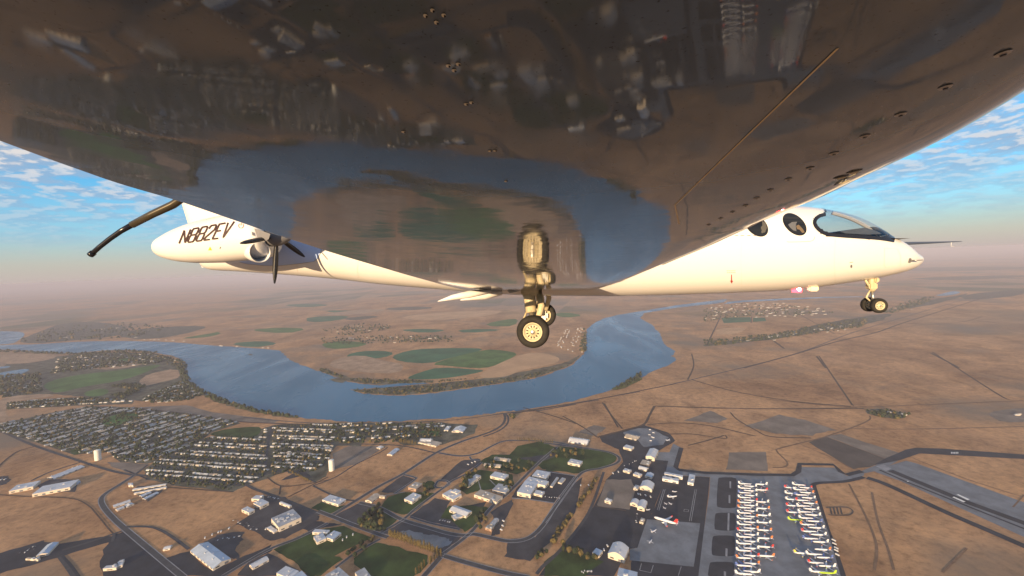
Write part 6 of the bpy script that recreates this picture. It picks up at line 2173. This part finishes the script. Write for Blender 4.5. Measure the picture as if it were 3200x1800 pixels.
def wing_mesh(mirror):
    vs, fs = [], []
    nc = len(CC)
    rows = []
    for s, (xt, xl, ch) in zip(spans, ext):
        row = []
        h = hb(s)
        for c in CC:
            p = c2a((xt + ch * c, s, h + rise(c, ch, s)))
            row.append(len(vs)); vs.append(p)
        for c in CC[::-1][1:]:
            q = 1 - c
            th = 10 * 0.11 * (0.2969 * math.sqrt(q) - 0.126 * q - 0.3516 * q * q + 0.2843 * q ** 3 - 0.1036 * q ** 4)
            p = c2a((xt + ch * c, s, h + rise(c, ch, s) + max(0.0012, th * ch * 0.62)))
            row.append(len(vs)); vs.append(p)
        rows.append(row)
    for i in range(len(rows) - 1):
        for k in range(len(rows[i]) - 1):
            fs.append((rows[i][k], rows[i + 1][k], rows[i + 1][k + 1], rows[i][k + 1]))
        k0 = len(vs)
        vs += [vs[rows[i][-1]].copy(), vs[rows[i + 1][-1]].copy(), vs[rows[i + 1][0]].copy(), vs[rows[i][0]].copy()]
        fs.append((k0, k0 + 1, k0 + 2, k0 + 3))
    fs.append(tuple(rows[0]))
    fs.append(tuple(reversed(rows[-1])))
    if mirror:
        vs = [Vector((v.x, -v.y, v.z)) for v in vs]
        fs = [tuple(reversed(f)) for f in fs]
    mi = []
    n1 = len(CC) - 1
    per = len(rows[0])
    for i in range(len(rows) - 1):
        mi += [0] * n1 + [1] * (per - n1)
    mi += [0, 0]
    return mesh_obj('wing', vs, fs, [M_WING, M_PAINT], plane, midx=mi, smooth=True)


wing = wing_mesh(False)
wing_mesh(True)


def wing_disc(name, x, y, r, m, parent, drop=0.0005, squash=1.0, n=16):
    """flush disc on the underside at a pixel"""
    P = wing_pix(x, y)
    e = 0.004
    dx = (wing_low(P.x + e, P.y) - wing_low(P.x - e, P.y)) / (2 * e)
    dy = (wing_low(P.x, P.y + e) - wing_low(P.x, P.y - e)) / (2 * e)
    nn = Vector((dx, dy, -1)).normalized()
    a = Vector((1, 0, dx)).normalized()
    b = nn.cross(a)
    c = P + nn * drop
    vs = [c2a(c + a * r * math.cos(2 * math.pi * k / n) + b * r * squash * math.sin(2 * math.pi * k / n)) for k in range(n)]
    vs += [c2a(c + nn * 0.0005 + a * r * .8 * math.cos(2 * math.pi * k / n) + b * r * .8 * squash * math.sin(2 * math.pi * k / n)) for k in range(n)]
    fs = [(k, (k + 1) % n, n + (k + 1) % n, n + k) for k in range(n)] + [tuple(range(n, 2 * n))]
    return mesh_obj(name, vs, fs, m, parent)


LZ_ = lambda p: (1600 + p[0] / 1.61, p[1] / 1.61)
LW_ = lambda p: (p[0] / 1.61, p[1] / 1.61)
M_PLUG = mat('tank_plug', (0.42, 0.40, 0.38), 0.4)
for p in [(2470, 265), (2180, 435), (1955, 573), (1775, 683), (1620, 770), (1500, 845), (1390, 900), (1300, 955), (1230, 995), (1175, 1033), (1110, 1065), (1050, 1098), (990, 1130)]:
    x, y = LZ_(p)
    d1 = wing_disc('access_plug', x, y, 0.0032 + 0.0008 * max(0, (y - 300) / 300), M_PLUG, wing)
    wing_disc('plug_slot', x, y, 0.0013, M_BLACK, d1, 0.0013)
for p in [(1655, 890), (1722, 862)]:
    x, y = LZ_(p)
    wing_disc('fuel_drain', x, y, 0.0075, M_BLACK, wing)
    wing_disc('fuel_drain_cap', x, y, 0.0045, M_ALLOY, wing, 0.0015)
M_SCREW = mat('screw_head', (0.75, 0.68, 0.52), 0.4)
for p in [(2175, 45), (2232, 70), (2195, 107), (2140, 72), (2305, 318), (2285, 350), (2255, 326), (2372, 512), (2345, 520), (2490, 755), (2465, 757), (2545, 910), (2030, 660)]:
    x, y = LW_(p)
    d1 = wing_disc('screw', x, y, 0.0008 + 0.0009 * (y / 500), M_SCREW, wing, 0.0004)
    wing_disc('screw_hole', x + 4, y - 3, 0.0004 + 0.0004 * (y / 500), M_BLACK, d1, 0.0012)
# skin seam running towards the root
seam = [wing_pix(2618 + (2109 - 2618) * t, 149 + (640 - 149) * t) for t in np.linspace(0, 1, 40)]
seam += [wing_pix(2109 + (2122 - 2109) * t, 640 + (700 - 640) * t) for t in np.linspace(0.1, 1, 8)]
vs, fs = [], []
for i, p in enumerate(seam):
    d = (seam[min(i + 1, len(seam) - 1)] - seam[max(i - 1, 0)]).normalized()
    sd = Vector((d.y, -d.x, 0)).normalized() * (0.0004 + 0.0007 * p.y)
    for q in (p - sd, p + sd):
        vs.append(c2a(Vector((q.x, q.y, wing_low(q.x, q.y) - 0.0004))))
for i in range(len(seam) - 1):
    fs.append((2 * i, 2 * i + 1, 2 * i + 3, 2 * i + 2))
mesh_obj('skin_seam', vs, fs, mat('seam_sealant', (0.75, 0.60, 0.36), 0.5), wing)

# added strip imitating the sunlit far side of the leading edge near the root
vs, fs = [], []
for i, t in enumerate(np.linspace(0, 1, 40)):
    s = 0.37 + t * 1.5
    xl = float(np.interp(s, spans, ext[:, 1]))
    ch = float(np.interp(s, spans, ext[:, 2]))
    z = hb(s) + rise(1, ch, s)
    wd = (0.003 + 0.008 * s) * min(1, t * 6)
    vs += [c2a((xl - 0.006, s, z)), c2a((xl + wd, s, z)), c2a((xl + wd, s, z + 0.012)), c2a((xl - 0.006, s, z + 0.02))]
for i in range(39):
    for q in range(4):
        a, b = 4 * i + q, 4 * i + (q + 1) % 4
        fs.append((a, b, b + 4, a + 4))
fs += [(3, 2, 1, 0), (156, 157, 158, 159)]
mesh_obj('sunlit_edge_stand_in', vs, fs, M_PAINT, wing)

# static discharger trailing from the wing
KW = 1.42
w0 = ray(600, 600) * KW
wb = ray(800, 690) * KW
w1_, w2_, w3_, w4_ = ray(540, 640) * KW, ray(412, 703) * KW, ray(345, 745) * KW, ray(287, 793) * KW
stt = [c2a(p) for p in (wb, w0, w1_, ray(475, 670) * KW, w2_)]
wick = tube('static_wick', stt, [0.012, 0.0135, 0.013, 0.0122, 0.0112], mat('wick_bronze', (0.10, 0.085, 0.06), 0.25, metal=0.6), wing, 14)
tube('wick_rod', [c2a(p) for p in (w2_, ray(378, 722) * KW, w3_, ray(312, 771) * KW, w4_)], [0.0092, 0.0086, 0.0081, 0.0077, 0.0078], M_BLACK, wick, 12)
tube('wick_tip', [c2a(ray(291, 790) * KW), c2a(ray(282, 797) * KW)], [0.0102, 0.0102], M_BLACK, wick, 12)


# ---- landing gear
def wheel(c, r, wdt, parent, name='wheel', spokes=12):
    """lathe about the lateral axis: tyre, rim with slots, hub"""
    n = 40
    root = bpy.data.objects.new(name, None)
    root.location = c
    root.empty_display_size = 0.05
    link(root, parent)

    def lathe(nm, prof, m, nn=n, close=False):
        vs, fs = [], []
        for (rr, y) in prof:
            for k in range(nn):
                a = 2 * math.pi * k / nn
                vs.append(Vector((rr * math.cos(a), y, rr * math.sin(a))))
        for i in range(len(prof) - 1):
            for k in range(nn):
                a, b = i * nn + k, i * nn + (k + 1) % nn
                fs.append((a, a + nn, b + nn, b))
        return mesh_obj(nm, vs, fs, m, root, smooth=True)

    h = wdt / 2
    lathe('tyre', [(r * .58, -h * .75), (r * .64, -h * .92), (r * .78, -h), (r * .90, -h * .86), (r * .955, -h * .70), (r * .965, -h * .55), (r * .985, -h * .5), (r, -h * .25), (r * .99, -h * .12), (r * .99, h * .12), (r, h * .25), (r * .985, h * .5), (r * .955, h * .7), (r * .9, h * .86), (r * .78, h), (r * .64, h * .92), (r * .58, h * .75), (r * .58, -h * .75)], M_RUBBER)
    rim = lathe('rim', [(r * .585, -h * .80), (r * .56, -h * .86), (r * .52, -h * .82), (r * .50, -h * .62), (r * .47, -h * .58), (r * .18, -h * .66), (r * .15, -h * .9), (r * .06, -h * .95), (r * .001, -h * .95)], M_ALLOY)
    lathe('rim', [(r * .585, h * .80), (r * .52, h * .82), (r * .48, h * .5), (r * .1, h * .5), (r * .001, h * .5)], M_ALLOY)
    lathe('rim_groove', [(r * .470, -h * .600), (r * .455, -h * .602), (r * .445, -h * .605)], M_GREYIN)
    lathe('hub', [(r * .13, -h * .93), (r * .13, -h * 1.0), (r * .10, -h * 1.04), (r * .001, -h * 1.04)], M_STEEL, 16)
    for k in range(spokes):
        a0 = 2 * math.pi * (k + 0.28) / spokes
        a1 = 2 * math.pi * (k + 0.72) / spokes
        am = (a0 + a1) / 2
        y = -h * 0.685
        pts = [(r * .40, a0), (r * .40, a1), (r * .27, am + 0.09), (r * .27, am - 0.09)]
        vs = [Vector((q * math.cos(t), y - h * 0.0, q * math.sin(t))) for q, t in pts] + [Vector((q * math.cos(t), y + h * .2, q * math.sin(t))) for q, t in pts]
        mesh_obj('rim_slot', vs, [(0, 1, 2, 3), (0, 4, 5, 1), (1, 5, 6, 2), (2, 6, 7, 3), (3, 7, 4, 0)], M_BLACK, root)
    return root


def main_gear(off, sg, cpx, name):
    c = pf(cpx[0], cpx[1], off)
    g = bpy.data.objects.new('main_gear', None)
    g.empty_display_size = 0.05
    link(g, plane)
    r = 0.305
    wheel(Vector((c.x, c.y, c.z)), r, 0.21, g)
    inb = -sg
    top = Vector((c.x - 0.12, c.y + inb * 0.42, c.z + 0.72))
    mid = Vector((c.x - 0.06, c.y + inb * 0.33, c.z + 0.32))
    axl = Vector((c.x, c.y + inb * 0.17, c.z))
    tube('strut', [top, top.lerp(mid, 0.3), mid], [0.10, 0.112, 0.10], M_ALLOY, g, 16)
    tube('piston', [mid, mid.lerp(axl, 0.6), axl + Vector((0, inb * 0.02, 0.02))], [0.055, 0.05, 0.05], M_STEEL, g, 14)
    tube('axle', [axl + Vector((0, inb * 0.03, 0)), c], [0.045, 0.045], M_STEEL, g, 12)
    tube('drag_brace', [top + Vector((0.20, 0, 0.0)), Vector((c.x + 0.14, c.y + inb * 0.25, c.z + 0.45)), Vector((c.x + 0.06, c.y + inb * 0.2, c.z + 0.14))], [0.06, 0.065, 0.05], M_ALLOY, g, 12)
    tube('side_brace', [top + Vector((-0.12, 0.1 * inb, 0.0)), mid + Vector((-0.06, 0, 0.05))], [0.028, 0.028], M_ALLOY, g, 10)
    tube('brake_hose', [top + Vector((-0.02, -sg * -0.1, -0.05)), mid + Vector((-0.12, 0, 0.15)), mid + Vector((-0.11, 0, -0.1)), axl + Vector((-0.05, 0, 0.06))], 0.010, M_BLACK, g, 8)
    tube('torque_link', [mid + Vector((-0.09, 0, 0.02)), Vector((c.x - 0.2, c.y + inb * .25, c.z + 0.2)), axl + Vector((-0.05, 0, 0.03))], [0.02, 0.024, 0.02], M_ALLOY, g, 8)
    box('trunnion', top + Vector((0.03, 0, 0.0)), (0.34, 0.26, 0.15), M_ALLOY, g, bev=0.03)
    box('brake', axl + Vector((0, inb * 0.0, 0)), (0.22, 0.08, 0.22), M_STEEL, g, bev=0.05)
    return g


main_gear(1.45, 1 * -1, (1665.6, 1036), 'main_gear')
main_gear(-1.45, -1 * -1, (1700, 984), 'main_gear')

# nose gear
nc_ = pf(2746, 955, 0.13)
ng = bpy.data.objects.new('nose_gear', None)
ng.empty_display_size = 0.05
link(ng, plane)
wheel(nc_, 0.145, 0.10, ng, spokes=8)
wheel(nc_ + Vector((0, 0.27, 0)), 0.145, 0.10, ng, spokes=8)
mid_ = nc_ + Vector((0, 0.135, 0))
top_ = pf(2720, 866, 0.0)
tube('strut', [top_ + Vector((0, 0, 0.1)), top_.lerp(mid_, 0.5)], [0.06, 0.05], M_ALLOY, ng, 14)
tube('piston', [top_.lerp(mid_, 0.5), mid_ + Vector((0, 0, 0.02))], [0.034, 0.034], M_STEEL, ng, 12)
tube('axle', [nc_, nc_ + Vector((0, 0.27, 0))], 0.02, M_STEEL, ng, 10)
tube('drag_brace', [top_ + Vector((-0.17, -0.03, 0.05)), top_.lerp(mid_, 0.45) + Vector((-0.03, -0.03, 0))], [0.022, 0.022], M_ALLOY, ng, 8)
tube('torque_link', [top_.lerp(mid_, 0.45) + Vector((-0.04, -0.02, 0)), top_.lerp(mid_, 0.72) + Vector((-0.13, -0.02, 0)), mid_ + Vector((-0.03, -0.02, 0.03))], [0.014, 0.018, 0.014], M_ALLOY, ng, 8)
box('steering_collar', top_.lerp(mid_, 0.32) + Vector((0, 0, 0)), (0.15, 0.14, 0.13), M_ALLOY, ng, bev=0.02)
box('taxi_light', top_.lerp(mid_, 0.1) + Vector((0.07, -0.04, 0)), (0.08, 0.09, 0.1), M_ALLOY, ng, bev=0.02)

# flap-track fairing under the trailing edge, and the open leg door
Z2 = lambda p: (1400 + p[0] / 3.916, 740 + p[1] / 3.916)
fa0, fa1, fa2, fa3 = pf(*Z2((150, 776)), 2.3), pf(*Z2((290, 738)), 2.25), pf(*Z2((450, 708)), 2.2), pf(*Z2((660, 676)), 2.1)
ff_ = tube('flap_track_fairing', [fa0, fa1, fa2, fa3], [0.006, 0.055, 0.085, 0.05], M_PAINT, wing, 14)
tube('flap_track_fairing', [p + Vector((0.1, -1.5, 0.10)) for p in (fa0, fa1, fa2, fa3)], [0.005, 0.035, 0.05, 0.03], M_PAINT, wing, 14)
g0, g1, g2, g3 = pf(*Z2((700, 640)), 1.75), pf(*Z2((860, 622)), 1.7), pf(*Z2((900, 660)), 1.75), pf(*Z2((760, 690)), 1.8)
P_ = [g0, g1, g2, g3]
n_ = len(P_)
mesh_obj('gear_door', [p + Vector((0, -0.012, 0)) for p in P_] + [p + Vector((0, 0.012, 0)) for p in P_], [tuple(range(n_)), tuple(range(2 * n_ - 1, n_ - 1, -1))] + [((i + 1) % n_, i, n_ + i, n_ + (i + 1) % n_) for i in range(n_)], M_PAINT, plane)
fb0, fb1 = pf(*Z2((200, 560)), 4.2), pf(*Z2((700, 575)), 3.9)


# ------------------------------------------------------------------ haze
def build_haze():
    a, zb, zt = 175000.0, -1.0, H + 15.0
    vs = [(x, y, z) for z in (zb, zt) for y in (-a, a) for x in (-a, a)]
    fs = [(0, 2, 3, 1), (4, 5, 7, 6), (0, 1, 5, 4), (1, 3, 7, 5), (3, 2, 6, 7), (2, 0, 4, 6)]
    m = bpy.data.materials.new('haze_air')
    m.use_nodes = True
    nt = m.node_tree
    nt.nodes.remove(nt.nodes['Principled BSDF'])
    v = nt.nodes.new('ShaderNodeVolumePrincipled')
    v.inputs['Color'].default_value = (0.50, 0.50, 0.60, 1)
    v.inputs['Density'].default_value = 0.000052
    v.inputs['Anisotropy'].default_value = -0.1
    nt.links.new(v.outputs[0], nt.nodes['Material Output'].inputs['Volume'])
    o = mesh_obj('haze', vs, fs, m)
    o['kind'] = 'stuff'
    o['label'] = 'pale pinkish haze filling the air over the plain'


build_haze()
